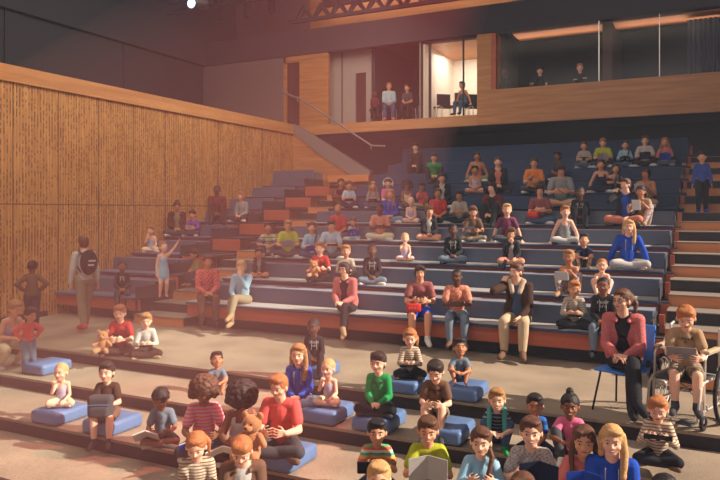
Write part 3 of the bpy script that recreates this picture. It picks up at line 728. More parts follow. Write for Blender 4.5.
    return dict(root=root, M=Mw, h=h, pel=pel, A=A, Lg=Lg, hc=hc0, hh=hh, Rh=Rh, S=S, nb=nb, rz=rz, T=T, hw=hw)
def place(o, P, loc, rot=(0, 0, 0)):
    """stand a prop in a person's own frame (body heights from the pelvis)"""
    Lm = M.Translation(P['pel'] + V(loc) * P['h']) @ Euler([R(a) for a in rot]).to_matrix().to_4x4()
    W = P['M'] @ Lm; o.location = W.to_translation(); o.rotation_euler = W.to_euler(); return o
# ------------------------------------------------------------------ the things people hold
def open_book(P, loc, rot, label, cover='blue', w=.13, hgt=.2, group=None):
    t = empty('open_book', (0, 0, 0), 0, label, 'book', group)
    for sx in (-1, 1):
        T = Euler((0, R(sx * 20), 0)).to_matrix().to_4x4()
        MB().box(0 if sx > 0 else -w, w if sx > 0 else 0, -hgt / 2, hgt / 2, 0, .004, T=T).build('cover', cloth(cover), t)
        MB().box(0 if sx > 0 else -w * .95, w * .95 if sx > 0 else 0, -hgt * .47, hgt * .47, .004, .012, T=T).build('pages', mat('book_paper', (222, 218, 210), .9), t)
    return place(t, P, loc, rot)
def tablet(P, loc, rot, label, col='black', w=.2, d=.14, name='tablet', cat='tablet', group=None):
    t = empty(name, (0, 0, 0), 0, label, cat, group)
    MB().rbox(-w / 2, w / 2, -d / 2, d / 2, 0, .012, .005, seg=1).build('case', cloth(col), t)
    MB().box(-w * .44, w * .44, -d * .43, d * .43, .012, .0135).build('screen', mat('dark_screen', (30, 32, 40), .15, bump=0, spec=.5) if col == 'black' else cloth(col), t)
    return place(t, P, loc, rot)
def teddy(P, loc, label, s=1., rot=(0, 0, 0), group='brown teddy bears'):
    t = empty('teddy_bear', (0, 0, 0), 0, label, 'teddy bear', group); m = mat('tan_plush', (186, 124, 80), .95, .25, 60, bump=.6, sheen=.4)
    b = MB(); b.ell((0, 0, .1 * s), V((.075, .065, .09)) * s)
    for sx in (-1, 1): b.cap((sx * .06 * s, -.01, .15 * s), .028 * s, (sx * .12 * s, -.06 * s, .11 * s), .026 * s); b.cap((sx * .045 * s, -.03 * s, .04 * s), .036 * s, (sx * .08 * s, -.13 * s, .03 * s), .034 * s)
    grow(b, 'torso', m, t, .009, 2)
    b = MB(); b.ell((0, -.01, .235 * s), V((.075, .068, .066)) * s); b.ell((0, -.075 * s, .22 * s), V((.034, .03, .026)) * s)
    for sx in (-1, 1): b.ell((sx * .062 * s, 0, .295 * s), V((.028, .018, .028)) * s)
    hd = grow(b, 'head', m, t, .008, 2)
    b = MB(); b.ell((0, -.106 * s, .227 * s), V((.011, .008, .009)) * s)
    for sx in (-1, 1): b.ell((sx * .028 * s, -.074 * s, .25 * s), V((.008, .007, .009)) * s)
    b.build('face', IRIS, hd, True)
    return place(t, P, loc, rot)
def lunch_box(P, loc, label, group='red lunch boxes'):
    t = empty('lunch_box', (0, 0, 0), 0, label, 'box', group)
    MB().rbox(-.11, .11, -.04, .04, 0, .13, .03, seg=3).build('shell', mat('glossy_red_plastic', (206, 40, 40), .35, bump=0, spec=.5), t, True)
    MB().box(-.07, -.045, -.043, -.04, .05, .085).box(-.03, -.005, -.043, -.04, .05, .085).box(.01, .035, -.043, -.04, .05, .085).box(.05, .07, -.043, -.04, .05, .085).build('front_print', cloth('rose'), t)
    MB().tube([(-.05, 0, .12), (-.045, 0, .155), (.045, 0, .155), (.05, 0, .12)], .007, 6).build('handle', cloth('crimson'), t, True)
    return place(t, P, loc, (0, 0, 0))
def phone(P, loc, rot, label):
    t = empty('mobile_phone', (0, 0, 0), 0, label, 'phone')
    MB().rbox(-.036, .036, -.006, .006, -.07, .07, .005, seg=1).build('case', cloth('black'), t); MB().box(-.031, .031, -.0075, -.006, -.06, .06).build('screen', mat('dark_screen', (30, 32, 40), .15, bump=0, spec=.5), t)
    return place(t, P, loc, rot)
CUSHN = []
def cushion(px, row, label, off=-.05, w=.42, d=.50, rz=0, hgt=.15):
    Y = TIER[row][0] + off; X = at_Y(px, Y + d / 2)
    t = empty('floor_cushion', (X, Y + d / 2 + .04, TIER[row][2]), R(rz), label, 'cushion', 'blue floor cushions')
    MB().rbox(-w / 2, w / 2, -d / 2, d / 2, 0, hgt, .045, seg=4).build('cushion_pad', CUSH, t, True)
    return t
# ================================================================== WHO SITS WHERE
random.seed(3)
P = person
GC = 'children in the foreground'
# ---- standing / left-hand people
P(32, -1, 260, 'stand', 'hips', turn=175, off=.95, sk='d', hair='buzz', hc='black', shirt='brown', slv='long', pants='darkgrey', shoes='navy', label='boy standing with hands on hips, back turned, facing the slotted oak wall')
p = P(85, -1, 241, 'walk', 'hang', turn=200, off=1.27, sk='t', hair='short', hc='brown', shirt='lightgrey', slv='long', hood=True, pants='khaki', shoes='red', label='teenager in grey hoodie and red shoes walking away with a black backpack')
t = empty('backpack', (0, 0, 0), 0, 'black backpack with pale patches worn on the back of the teenager in grey', 'backpack')
b = MB(); b.ell((0, 0, 0), (.15, .10, .22)); b.ell((0, .07, -.06), (.11, .06, .12)); grow(b, 'bag_body', cloth('black'), t, .012)
MB().box(-.06, .06, .145, .15, .02, .05).box(-.03, .07, .145, .15, -.05, -.02).build('patch', cloth('lightgrey'), t)
b = MB()
for sx in (-1, 1): b.tube([(sx * .1, -.06, .15), (sx * .11, -.17, .2), (sx * .11, -.25, .1), (sx * .13, -.22, -.06), (sx * .11, -.08, -.16)], .014, 6)
b.build('strap', cloth('black'), t, True); place(t, p, (0, .11, .18))
P(28, -2, 304, 'stand', 'hips', turn=10, off=.25, sk='m', hair='short', hc='dark', shirt='coral', slv='long', pants='slate', shoes='darkgrey', yaw=20, pitch=10, lean=14, h=.92, label='small child in coral long-sleeved top standing at the left edge')
P(4, -2, 306, 'crouch', 'lap', turn=35, off=.35, sk='t', hair='pony', hc='dblond', shirt='lavender', slv='tank', pants='cream', shoes='white', lean=26, pitch=18, h=1.42, label='woman in lavender tank top crouching, cut off by the left edge of the picture')
p = P(122, 0, 261, 'bench', 'lap', sk='b', hair='buzz', hc='black', shirt='black', slv='long', pants='darkgrey', shoes='darkgrey', chest='logo', hood=True, turn=0, label='boy in black hoodie sitting on the front bench of the left block')
P(151, 2, 226, 'cross', 'chin', sk='l', hair='short', hc='ginger', shirt='speck', slv='tank', pants='white', yaw=-20, trouser='shorts', label='small girl in speckled top sitting high beside the oak wall, behind the girl pointing up')
P(163, 0, 241, 'stand', 'up', Y=9.9, z=.45, turn=10, sk='l', hair='pony', hc='dblond', shirt='skyblue', slv='tank', trouser='dress', shoes='', pitch=-15, yaw=20, label='girl in pale blue dress standing on the bench and reaching one arm up')
P(177, 3, 201, 'cross', 'lap', sk='m', hair='bun', hc='dark', shirt='khaki', slv='long', jacket='darkbrown', pants='darkgrey', pitch=15, label='adult with a hair bun and dark waistcoat near the oak wall')
p = P(194, 3, 210, 'cross', 'read', sk='t', hair='short', hc='dark', shirt='purple', slv='long', pants='darkgrey', turn=-20, pitch=12, label='child in purple top with a pale tablet beside the oak wall')
tablet(p, (0, -.24, .12), (-55, 0, 0), 'pale tablet in the lap of the child in purple', 'lightgrey')
P(217, 4, 185, 'bench', 'lap', sk='d', hair='buzz', hc='black', shirt='maroon', slv='long', pants='darkbrown', shoes='black', label='large adult in dark maroon jumper seated high in the left block')
P(243, 4, 192, 'cross', 'lap', sk='t', hair='short', hc='ginger', shirt='grey', slv='long', pants='darkbrown', turn=-25, yaw=-15, label='child in light grey top next to the large adult in maroon')
P(198, 1, 249, 'bench', 'lap', turn=-55, sk='m', hair='short', hc='dark', shirt='olive', slv='long', pants='darkgrey', shoes='tan', seat_drop=.25, pitch=12, label='man in khaki shirt turned sideways with tan shoes, behind the red check shirt')
P(207, 0, 254, 'bench', 'lap', sk='m', hair='short', hc='brown', shirt='plaidred', slv='long', pants='brown', shoes='darkbrown', turn=4, yaw=8, label='bearded man in red checked shirt on the front bench with clasped hands')
P(243, 0, 259, 'adultcross', 'chinr', sk='l', hair='bowl', hc='blond', shirt='skyblue', slv='long', pants='khaki', shoes='tan', turn=-14, pitch=8, label='blond woman in light blue shirt and khaki trousers with crossed legs')
# ---- second row and up, left to centre
P(259, 1, 248, 'cross', 'lap', sk='m', hair='short', hc='dark', shirt='grey', jacket='darkbrown', slv='long', pants='rose', trouser='shorts', shoes='darkgrey', label='child in dark jacket cross-legged just behind the blond woman in light blue')
GT = 'children on the central benches'
P(268, 2, 222, 'kneesup', 'knees', sk='m', hair='short', hc='dark', shirt='stripegreen', slv='short', pants='denim', shoes='tan', smile=1, label='child in green striped top near the left end of the third row')
p = P(288, 2, 219, 'cross', 'read', sk='t', hair='short', hc='dblond', shirt='lime', slv='short', pants='darkgrey', pitch=14, label='boy in lime shirt reading a pale book in the third row, left side')
open_book(p, (0, -.27, .14), (-50, 0, 0), 'pale open book held by the lime-shirted boy in the third row', 'lightgrey')
p = P(312, 2, 222, 'cross', 'read', sk='t', hair='braid', hc='dark', shirt='skyblue', slv='long', pants='denim', label='girl in light blue top with a dark braid, third row beside the lime-shirted boy')
open_book(p, (0, -.25, .10), (-40, 0, 0), 'blue open book in the lap of the girl in light blue, third row', 'blue')
p = P(320, 1, 242, 'cross', 'hold', sk='l', hair='short', hc='ginger', shirt='crimson', slv='short', pants='darkgrey', shoes='darkgrey', yaw=-15, label='ginger boy in red tee with a teddy bear in the second row')
teddy(p, (-.08, -.24, .02), 'teddy bear held by the red-shirted boy in the second row', .95, (0, 0, -15))
p = P(346, 1, 245, 'cross', 'hold', sk='t', hair='short', hc='dblond', shirt='stripegrey', slv='long', pants='darkgrey', shoes='darkgrey', label='boy in grey striped top in the second row, right of the red tee')
tablet(p, (0, -.24, .1), (-30, 0, 0), 'dark handheld game of the striped boy in the second row', 'black', .18, .09, 'handheld_game', 'game console', 'handheld games')
P(372, 1, 244, 'cross', 'lap', sk='d', hair='buzz', hc='black', shirt='black', slv='long', hood=True, chest='print', pants='slate', shoes='white', seat_drop=.12, label='boy in printed black hoodie in the second row behind the woman in rose check')
P(347, 0, 261, 'adultcross2', 'lap', sk='l', hair='bowl', hc='dark', shirt='black', jacket='plaidrose', slv='long', pants='black', shoes='tan', glasses=True, turn=-22, yaw=-10, label='woman in rose checked shirt over black, legs crossed, on the front bench left of centre')
P(338, 3, 204, 'cross', 'lap', sk='m', hair='buzz', hc='ginger', shirt='red', slv='short', pants='darkgrey', label='child in red tee in the fourth row, behind the boy in the pale shirt')
p = P(331, 2, 219, 'cross', 'hold', sk='t', hair='short', hc='dark', shirt='paleblue', slv='short', pants='darkgrey', yaw=8, pitch=12, label='boy in pale shirt holding a dark camera in the third row')
tablet(p, (.02, -.25, .12), (-20, 0, 0), 'dark camera bag in the lap of the boy in the pale shirt', 'black', .2, .15, 'camera_bag', 'bag')
p = P(353, 3, 219, 'cross', 'read', sk='t', hair='braid', hc='brown', shirt='lightgrey', slv='short', pants='skyblue', pitch=16, label='girl in pale top bent over a bright blue book, fourth row left')
open_book(p, (0, -.26, .13), (-55, 0, 0), 'bright blue book held by the girl in the fourth row left', 'blue')
P(380, 3, 203, 'cross', 'hold', sk='d', hair='buzz', hc='black', shirt='plaidsalmon', slv='short', pants='cream', shoes='white', yaw=-12, seat_drop=.12, label='boy in salmon check shirt and cream trousers in the fourth row')
P(339, 5, 178, 'kneesup', 'knees', sk='m', hair='pony', hc='dark', shirt='maroon', slv='long', pants='brown', shoes='brown', turn=20, label='adult in maroon behind the boy in the pale blue shirt, sixth row left end')
p = P(349, 5, 181, 'cross', 'hold', sk='t', hair='short', hc='brown', shirt='paleblue', slv='short', pants='navy', pitch=14, off=.15, label='boy in pale blue shirt with navy collar at the left end of the sixth row')
tablet(p, (0, -.24, .1), (-25, 0, 0), 'dark tablet of the boy at the left end of the sixth row', 'black')
p = P(373, 5, 182, 'cross', 'hold', sk='t', hair='long', hc='dblond', shirt='grey', slv='short', pants='denim', label='long-haired girl in grey tee with a dark tablet, sixth row')
tablet(p, (0, -.24, .1), (-30, 0, 0), 'dark tablet of the long-haired girl in grey, sixth row', 'black')
p = P(388, 5, 179, 'cross', 'lap', sk='l', hair='fringe', hc='brown', shirt='pink', slv='short', pants='navy', label='child in pink tee wearing white headphones in the sixth row')
q = empty('headphones', (0, 0, 0), 0, 'white headphones on the child in pink', 'headphones'); b = MB(); hd = p['hh']
b.tube([(math.cos(a) * .55 * hd, 0, math.sin(a) * .6 * hd) for a in [PI * i / 10 for i in range(11)]], .009, 6); b.build('headband', cloth('white'), q, True)
for sx in (-1, 1): MB().ell((sx * .47 * hd, 0, -.02), (.022, .04, .048)).build('ear_cup', cloth('white'), q, True)
q.matrix_world = p['M'] @ M.Translation(p['hc'])
P(390, 4, 189, 'cross', 'lap', sk='t', hair='sidelong', hc='dblond', shirt='blue', slv='long', hood=True, pants='paledenim', label='girl in bright blue hoodie in the fifth row, in front of the pink tee')
P(407, 5, 181, 'cross', 'lap', sk='b', hair='afro', hc='black', shirt='cream', slv='tank', pants='darkgrey', label='child with big black afro and cream top in the sixth row')
P(411, 4, 197, 'cross', 'lap', sk='l', hair='bald', hc='blond', shirt='lavender', slv='tank', pants='lavender', trouser='shorts', shoes='', label='girl in lavender top cross-legged in the fifth row beside the blue hoodie')
P(422, 5, 183, 'cross', 'chin', sk='b', hair='short', hc='black', shirt='coral', slv='short', pants='tan', yaw=-12, label='child in coral tee with hand at chin, sixth row beside the afro')
P(416, 8, 143, 'bench', 'lap', sk='l', hair='fringe', hc='black', shirt='darkbrown', slv='long', pants='black', shoes='black', seat_drop=.15, turn=-8, label='adult in dark brown jumper sitting alone at the top left of the central block')
P(434, 7, 153, 'kneesup', 'lap', sk='t', hair='fringe', hc='black', shirt='green', slv='long', pants='black', shoes='darkgrey', chest='bars', label='boy in bright green top high up near the adult in brown')
P(442, 5, 173, 'cross', 'lap', sk='t', hair='fringe', hc='black', shirt='lightgrey', slv='long', jacket='black', pants='black', label='child in black jacket over pale shirt, sixth row below the green top')
P(438, 4, 188, 'cross', 'lap', sk='m', hair='short', hc='brown', shirt='red', slv='short', pants='black', label='boy in red tee in the fifth row below the child in black jacket')
p = P(460, 4, 190, 'cross', 'hold', sk='m', hair='bowl', hc='dark', shirt='stripegrey', slv='long', pants='black', turn=-8, pitch=8, label='child in grey top with black trousers, fifth row beside the red tee')
P(477, 7, 152, 'side' and 'cross', 'side', sk='m', hair='pony', hc='dark', shirt='salmon', slv='tank', pants='khaki', label='girl in salmon tank top leaning on her hands, eighth row')
P(475, 6, 166, 'cross', 'lap', sk='m', hair='short', hc='dark', shirt='lavender', slv='tank', pants='lavender', trouser='shorts', shoes='', label='small girl in lavender top sitting cross-legged in the seventh row')
P(498, 6, 157, 'cross', 'lap', sk='l', hair='short', hc='brown', shirt='salmon', slv='long', jacket='black', pants='black', shoes='black', label='adult in black blazer in the seventh row')
p = P(534, 6, 158, 'cross', 'hold', sk='t', hair='short', hc='brown', shirt='orange', slv='short', pants='darkgrey', label='child in orange-red tee with a teddy bear, seventh row')
teddy(p, (-.05, -.24, .02), 'teddy bear held by the orange-shirted child in the seventh row', .9)
P(494, 4, 182, 'bench', 'lap', sk='l', hair='bowl', hc='dark', shirt='black', slv='long', jacket='maroon', pants='black', shoes='black', turn=-18, yaw=-8, label='woman in maroon jacket over black in the fifth row')
P(507, 3, 204, 'cross', 'side', sk='l', hair='short', hc='blond', shirt='plum', slv='short', pants='darkgrey', label='blond boy in dark plum tee leaning on his hands in the fourth row')
p = P(473, 3, 207, 'cross', 'read', sk='t', hair='short', hc='brown', shirt='brown', slv='short', pants='camo', pitch=18, label='boy in brown tee looking down at a grey tablet, fourth row')
tablet(p, (-.05, -.25, .12), (-55, 0, 0), 'grey tablet held by the boy in brown in the fourth row', 'grey')
P(429, 3, 206, 'cross', 'lap', sk='t', hair='bowl', hc='brown', shirt='lightgrey', slv='long', jacket='black', pants='rose', trouser='shorts', shoes='', yaw=15, label='child in black jacket cross-legged with bare legs, fourth row centre')
P(453, 2, 224, 'cross', 'lap', sk='d', hair='buzz', hc='black', shirt='black', slv='long', hood=True, chest='print', pants='slate', shoes='darkgrey', seat_drop=.1, label='boy in printed black hoodie in the third row centre')
P(511, 2, 227, 'cross', 'chin', sk='t', hair='bowl', hc='brown', shirt='lightgrey', slv='long', jacket='black', pants='rose', trouser='shorts', shoes='darkgrey', pitch=8, label='child in black jacket hiding the mouth with a hand, third row')
P(405, 2, 233, 'cross', 'chin', sk='l', hair='buzz', hc='blond', shirt='lavender', slv='tank', pants='lavender', trouser='shorts', shoes='', label='small girl in lavender top with bare arms alone in the third row')
p = P(420, 0, 264, 'bench', 'hold', sk='t', hair='bowl', hc='dark', shirt='speckmaroon', slv='short', pants='blue', trouser='shorts', shoes='white', label='girl in speckled maroon top with a red lunch box on the front bench')
lunch_box(p, (-.06, -.24, .02), 'red lunch box held by the girl on the front bench')
P(457, 0, 268, 'bench', 'hold', sk='d', hair='buzz', hc='black', shirt='plaidsalmon', slv='short', pants='slate', shoes='brown', yaw=-12, label='boy in salmon check shirt and jeans on the front bench')
p = P(518, 0, 262, 'bench', 'phone', sk='l', hair='short', hc='brown', shirt='denim', slv='long', jacket='darkbrown', pants='beige', shoes='brown', yaw=-30, turn=-8, label='man in dark jacket and beige trousers phoning on the front bench')
phone(p, (-.095, -.09, .43), (10, 15, 60), 'mobile phone held by the man on the front bench')
b = MB()
for sx in (-1, 1): b.cap(p['nb'] + V((sx * .05, -.1, -.12)), .035, p['nb'] + V((sx * .09, -.02, .02)), .045, 10); b.cap(p['nb'] + V((sx * .09, -.02, .02)), .045, p['nb'] + V((0, .1, .04)), .05, 10)
grow(b, 'fur_collar', mat('cream_fleece', (196, 172, 150), .95, .2, 50, bump=.6), p['root'], .011, 2)['label'] = 'cream fleece collar'
# ---- upper right of the block
p = P(540, 4, 185, 'cross', 'hold', sk='t', hair='bowl', hc='dark', shirt='speckmaroon', slv='short', pants='denim', label='woman in speckled maroon top with a red box in the fifth row')
lunch_box(p, (-.09, -.24, .02), 'red lunch box held by the woman in the fifth row')
p = P(561, 5, 162, 'cross', 'hold', sk='t', hair='bowl', hc='dark', shirt='grey', slv='short', pants='teal', trouser='shorts', shoes='lightgrey', pitch=20, label='large boy in grey tee and teal shorts looking down in the sixth row')
phone(p, (0, -.24, .12), (-60, 0, 90), 'mobile phone in the hands of the boy in teal shorts')
P(558, 7, 152, 'cross', 'lap', sk='b', hair='fringe', hc='black', shirt='darkgrey', slv='short', pants='black', yaw=-30, label='dark-haired child in charcoal tee behind the large boy in grey')
P(580, 4, 187, 'bench', 'lap', sk='d', hair='buzz', hc='black', shirt='black', slv='long', hood=True, chest='print', pants='black', shoes='black', label='boy in printed black hoodie in the fifth row, below the teal shorts')
p = P(584, 8, 142, 'cross', 'read', sk='t', hair='short', hc='brown', shirt='stripegrey', slv='short', pants='denim', label='child in striped tee with a black tablet, leftmost of five readers in the ninth row')
tablet(p, (0, -.24, .12), (-35, 0, 0), 'black tablet of the leftmost reader in the ninth row', 'black')
p = P(603, 8, 138, 'cross', 'read', sk='l', hair='short', hc='dblond', shirt='lime', slv='short', pants='black', pitch=14, label='boy in lime tee reading a pale book in the ninth row')
open_book(p, (0, -.26, .13), (-50, 0, 0), 'pale open book of the lime-shirted reader in the ninth row', 'lightgrey')
p = P(625, 8, 141, 'cross', 'read', sk='t', hair='braid', hc='dark', shirt='skyblue', slv='long', pants='denim', yaw=8, label='girl in light blue with a braid reading in the ninth row')
open_book(p, (0, -.25, .11), (-40, 0, 0), 'navy open book of the girl in light blue, ninth row', 'navy')
p = P(645, 8, 136, 'cross', 'read', sk='l', hair='short', hc='brown', shirt='lightgrey', slv='short', pants='black', shoes='white', label='boy in pale grey tee with a dark book, second from right in the ninth row')
open_book(p, (0, -.26, .12), (-60, 0, 0), 'dark book held by the pale grey reader in the ninth row', 'navy')
p = P(665, 8, 138, 'cross', 'read', sk='t', hair='braids', hc='ginger', shirt='rose', slv='short', pants='denim', shoes='tan', label='girl with braids and a bright blue book at the right end of the ninth row')
open_book(p, (0, -.26, .12), (-60, 0, 0), 'bright blue book of the girl at the right end of the ninth row', 'blue')
P(601, 6, 160, 'cross', 'side', sk='t', hair='short', hc='brown', shirt='navy', slv='tank', pants='navy', label='girl in navy dungarees leaning on her hands, seventh row')
P(614, 6, 164, 'kneesup', 'knees', sk='t', hair='sidelong', hc='dark', shirt='khaki', slv='tank', pants='black', turn=15, label='long-haired girl beside the navy dungarees, behind the man in the leather jacket')
p = P(627, 4, 178, 'cross', 'phone', sk='l', hair='short', hc='brown', shirt='blue', slv='long', jacket='black', pants='salmon', shoes='brown', yaw=-25, turn=-10, label='man in black jacket holding a phone to his ear in the fifth row')
phone(p, (-.095, -.09, .43), (10, 15, 60), 'mobile phone at the ear of the man in the fifth row')
p = P(647, 5, 168, 'cross', 'raise', sk='m', hair='bowl', hc='dark', shirt='tan', slv='tank', pants='tan', turn=-15, label='girl in tan top with a pale tablet at the right end of the sixth row')
tablet(p, (-.02, -.27, .2), (-70, 0, 0), 'pale tablet of the girl in tan, sixth row', 'lightgrey')
p = P(642, 4, 185, 'kneesup', 'raise', sk='m', hair='pony', hc='dark', shirt='tan', slv='short', pants='floral', shoes='tan', turn=-10, label='girl in floral trousers with a sheet of paper, right end of the fifth row')
tablet(p, (-.02, -.28, .2), (-70, 0, 0), 'sheet of white paper held by the girl in floral trousers', 'white', .15, .2, 'paper_sheet', 'paper')
P(565, 3, 206, 'cross', 'side', sk='l', hair='short', hc='ginger', shirt='grey', slv='tank', pants='lightgrey', shoes='darkgrey', yaw=10, label='girl in grey strappy top propped on straight arms in the fourth row')
P(584, 2, 234, 'kneesup', 'knees', sk='t', hair='short', hc='dark', shirt='navy', slv='short', pants='darkgrey', trouser='shorts', shoes='tan', pitch=-18, label='boy in navy tee with knees drawn up, looking up, third row')
P(628, 2, 219, 'cross', 'side', sk='l', hair='sidelong', hc='blond', shirt='blue', slv='long', hood=True, pants='lightgrey', shoes='', turn=5, label='girl with long blond hair in bright blue hoodie at the right of the third row')
P(602, 1, 258, 'kneesup', 'chin', sk='l', hair='buzz', hc='ginger', shirt='lavender', slv='tank', pants='lavender', trouser='shorts', shoes='', label='small girl in lavender top in the second row below the blond girl')
p = P(571, 1, 249, 'kneesup', 'raise', sk='m', hair='short', hc='dblond', shirt='khaki', slv='tank', pants='floral', shoes='tan', turn=-14, label='girl in khaki top with white tablet and floral trousers, second row')
tablet(p, (-.04, -.27, .17), (-70, 0, 0), 'white tablet held by the girl in khaki, second row', 'white')
p = P(574, 0, 280, 'cross', 'hold', sk='t', hair='short', hc='ginger', shirt='stripegrey', slv='long', pants='black', shoes='black', yaw=10, pitch=8, label='ginger boy in striped top with a handheld game on the front bench')
tablet(p, (0, -.25, .1), (-25, 0, 0), 'dark handheld game of the boy on the front bench', 'black', .18, .09, 'handheld_game', 'game console', 'handheld games')
P(604, 0, 277, 'bench', 'lap', sk='b', hair='buzz', hc='black', shirt='black', slv='long', hood=True, chest='print', pants='slate', shoes='black', turn=-6, off=.3, label='boy in printed black hoodie on the front bench behind the woman in the blue chair')
P(702, 4, 151, 'stand', 'hang', Y=9.82 + .52 * 9 + .3, z=.534 + .168 * 9, sk='t', hair='fringe', hc='black', shirt='speckblue', slv='long', pants='black', shoes='blue', label='boy in patterned blue jumper standing on the right-hand stairs')
# ---- gallery
def gallery(px, top, **k):
    return P(px, 0, top, Y=19.6, z=5.22, **k)
def gchair(px, Y, label, rz=0):
    X = at_Y(px, Y); t = empty('office_chair', (X, Y, 4.8), math.atan2(-X, Y) + R(rz), label, 'chair', 'dark chairs in the gallery')
    MB().rbox(-.22, .22, -.22, .22, .40, .45, .02).build('seat', cloth('black'), t); MB().rbox(-.22, .22, .2, .24, .5, .85, .02).build('backrest', cloth('black'), t)
    b = MB()
    for sx in (-1, 1): b.tube([(sx * .2, .22, .84), (sx * .2, .22, .4), (sx * .2, -.2, .4)], .014, 6)
    b.build('frame', STEEL, t, True)
    for sx in (-1, 1):
        for sy in (-1, 1): MB().cap((sx * .2, sy * .2, .4), .012, (sx * .22, sy * .23, .012), .012, 6).build('leg', STEEL, t, True)
gallery(375, 91, legs='bench', sk='d', hair='buzz', hc='black', shirt='maroon', slv='long', pants='black', shoes='black', label='person in dark clothes seated at the left of the open gallery')
gallery(389, 83, legs='bench', sk='t', hair='short', hc='ginger', shirt='paleblue', slv='long', pants='denim', shoes='rose', yaw=10, label='man in pale blue shirt and jeans seated in the gallery')
gallery(408, 85, legs='bench', arms='lap', sk='t', hair='short', hc='brown', shirt='darkgrey', slv='short', pants='black', shoes='black', turn=-15, label='person in charcoal tee seated in the gallery beside the lit room')
P(464, 0, 82, legs='bench', arms='side', Y=19.8, z=5.22, sk='m', hair='short', hc='dark', shirt='denim', slv='tank', pants='denim', shoes='black', turn=-35, label='person in denim dungarees seated inside the lit gallery room')
for i, (px, Y, l) in enumerate([(376, 19.62, 'dark chair under the person in dark clothes, gallery left'), (389.5, 19.62, 'dark chair under the man in the pale blue shirt'), (409, 19.62, 'dark chair under the person in the charcoal tee'),
        (427, 19.8, 'empty dark chair behind the glazing mullion'), (446, 19.8, 'empty dark chair in the middle of the lit gallery room'), (464, 19.82, 'dark chair under the person in dungarees'), (474, 20.2, 'empty dark chair against the right wall of the lit room')]):
    gchair(px, Y, l, 20 if i > 2 else 0)
P(504, 0, 68, legs='stand', arms='fold', Y=19.5, z=4.8, sk='d', hair='buzz', hc='black', shirt='black', slv='long', pants='black', shoes='black', label='person in black behind the parapet, beside the oak pillar')
P(540, 0, 67, legs='stand', arms='rail', Y=19.45, z=4.8, sk='l', hair='fringe', hc='black', shirt='black', slv='short', pants='black', shoes='black', label='person in black tee leaning an arm on the parapet')
P(580, 0, 64, legs='stand', arms='fold', Y=19.5, z=4.8, sk='l', hair='short', hc='ginger', shirt='black', slv='long', pants='black', shoes='black', label='pale person in black standing behind the parapet near the metal post')
# ---- floor tiers: cushions first
CU = .155
cushion(45, -2, 'blue cushion lying empty at the left on the second floor tier', off=.1)
cushion(58, -3, 'blue cushion under the bare-armed girl at the far left')
cushion(110, -3, 'blue cushion under the boy in dark tee with the bag')
cushion(284, -3, 'blue cushion under the boy in coral tee with the teddy bear')
cushion(326, -2, 'blue cushion under the girl in lavender with hand at mouth')
cushion(378, -2, 'blue cushion under the boy in the green top')
cushion(447, -2, 'blue cushion under the boy in brown tee, floor centre')
cushion(406, -1, 'blue cushion under the ponytailed girl in brown stripes') 
cushion(464, -1, 'blue cushion under the boy looking up with folded arms')
cushion(316, -1, 'blue cushion under the boy in black hoodie on the floor', off=.1)
cushion(299, -2, 'blue cushion under the girl in blue hoodie on the floor', off=0)
# ---- floor tier one
p = P(122, -1, 304, 'cross', 'hold', sk='l', hair='short', hc='ginger', shirt='crimson', slv='short', pants='darkbrown', shoes='brown', turn=-15, pitch=8, label='boy in crimson tee with a teddy bear, sitting on the floor edge at left')
teddy(p, (-.13, -.24, .0), 'teddy bear held by the boy in crimson on the floor at left', 1.0)
p = P(146, -1, 312, 'cross', 'hold', sk='l', hair='short', hc='dblond', shirt='lightgrey', slv='long', pants='darkbrown', shoes='tan', pitch=10, label='boy in pale grey top with a handheld game on the floor edge at left')
tablet(p, (0, -.25, .1), (-25, 0, 0), 'dark handheld game of the boy in pale grey', 'black', .18, .09, 'handheld_game', 'game console', 'handheld games')
P(314, -1, 318, 'bench', 'lap', sk='d', hair='buzz', hc='black', shirt='black', slv='long', hood=True, chest='print', pants='black', shoes='black', up=CU, yaw=-20, label='boy in black hoodie sitting on the floor behind the long-haired girl in blue')
p = P(410, -1, 328, 'cross', 'hold', sk='l', hair='pony', hc='ginger', shirt='stripebrown', slv='long', pants='black', shoes='brown', up=CU, pitch=8, label='girl with ponytail and brown striped top on a cushion, below the red lunch box')
tablet(p, (-.02, -.25, .1), (-20, 0, 0), 'black tablet of the girl with ponytail and brown stripes', 'black')
P(460, -1, 341, 'kneesup', 'knees', sk='m', hair='short', hc='dark', shirt='slate', slv='short', pants='darkgrey', trouser='shorts', shoes='', up=CU, pitch=-18, yaw=8, label='boy in slate tee hugging his knees and looking up, floor centre')
# ---- floor tier two
P(217, -2, 351, 'kneesup', 'knees', sk='m', hair='short', hc='dark', shirt='slate', slv='short', pants='slate', trouser='shorts', shoes='', off=.65, pitch=-18, yaw=8, label='boy in slate tee looking up, behind the girl with the round brown hair')
P(300, -2, 343, 'kneel' and 'cross', 'lap', sk='l', hair='sidelong', hc='dblond', shirt='blue', slv='long', hood=True, pants='paledenim', up=.1, turn=-12, label='girl with long fair hair and royal blue hoodie on the floor, left of centre')
P(330, -2, 361, 'cross', 'chin', sk='l', hair='buzz', hc='blond', shirt='lavender', slv='tank', pants='cream', trouser='shorts', shoes='', up=CU, turn=-15, yaw=-10, label='girl in lavender top with hand at mouth on a cushion, floor centre')
P(380, -2, 351, 'cross', 'lap', sk='l', hair='fringe', hc='dark', shirt='green', slv='long', pants='black', shoes='darkgrey', up=CU, chest='bars', turn=-12, yaw=-8, label='dark-haired boy in bright green long-sleeved top on a floor cushion')
P(437, -2, 360, 'bench', 'hold', sk='l', hair='short', hc='dark', shirt='brown', slv='short', pants='camo', trouser='shorts', shoes='darkgrey', up=CU, chest='bars', pitch=22, turn=-8, label='boy in brown printed tee looking down on a floor cushion')
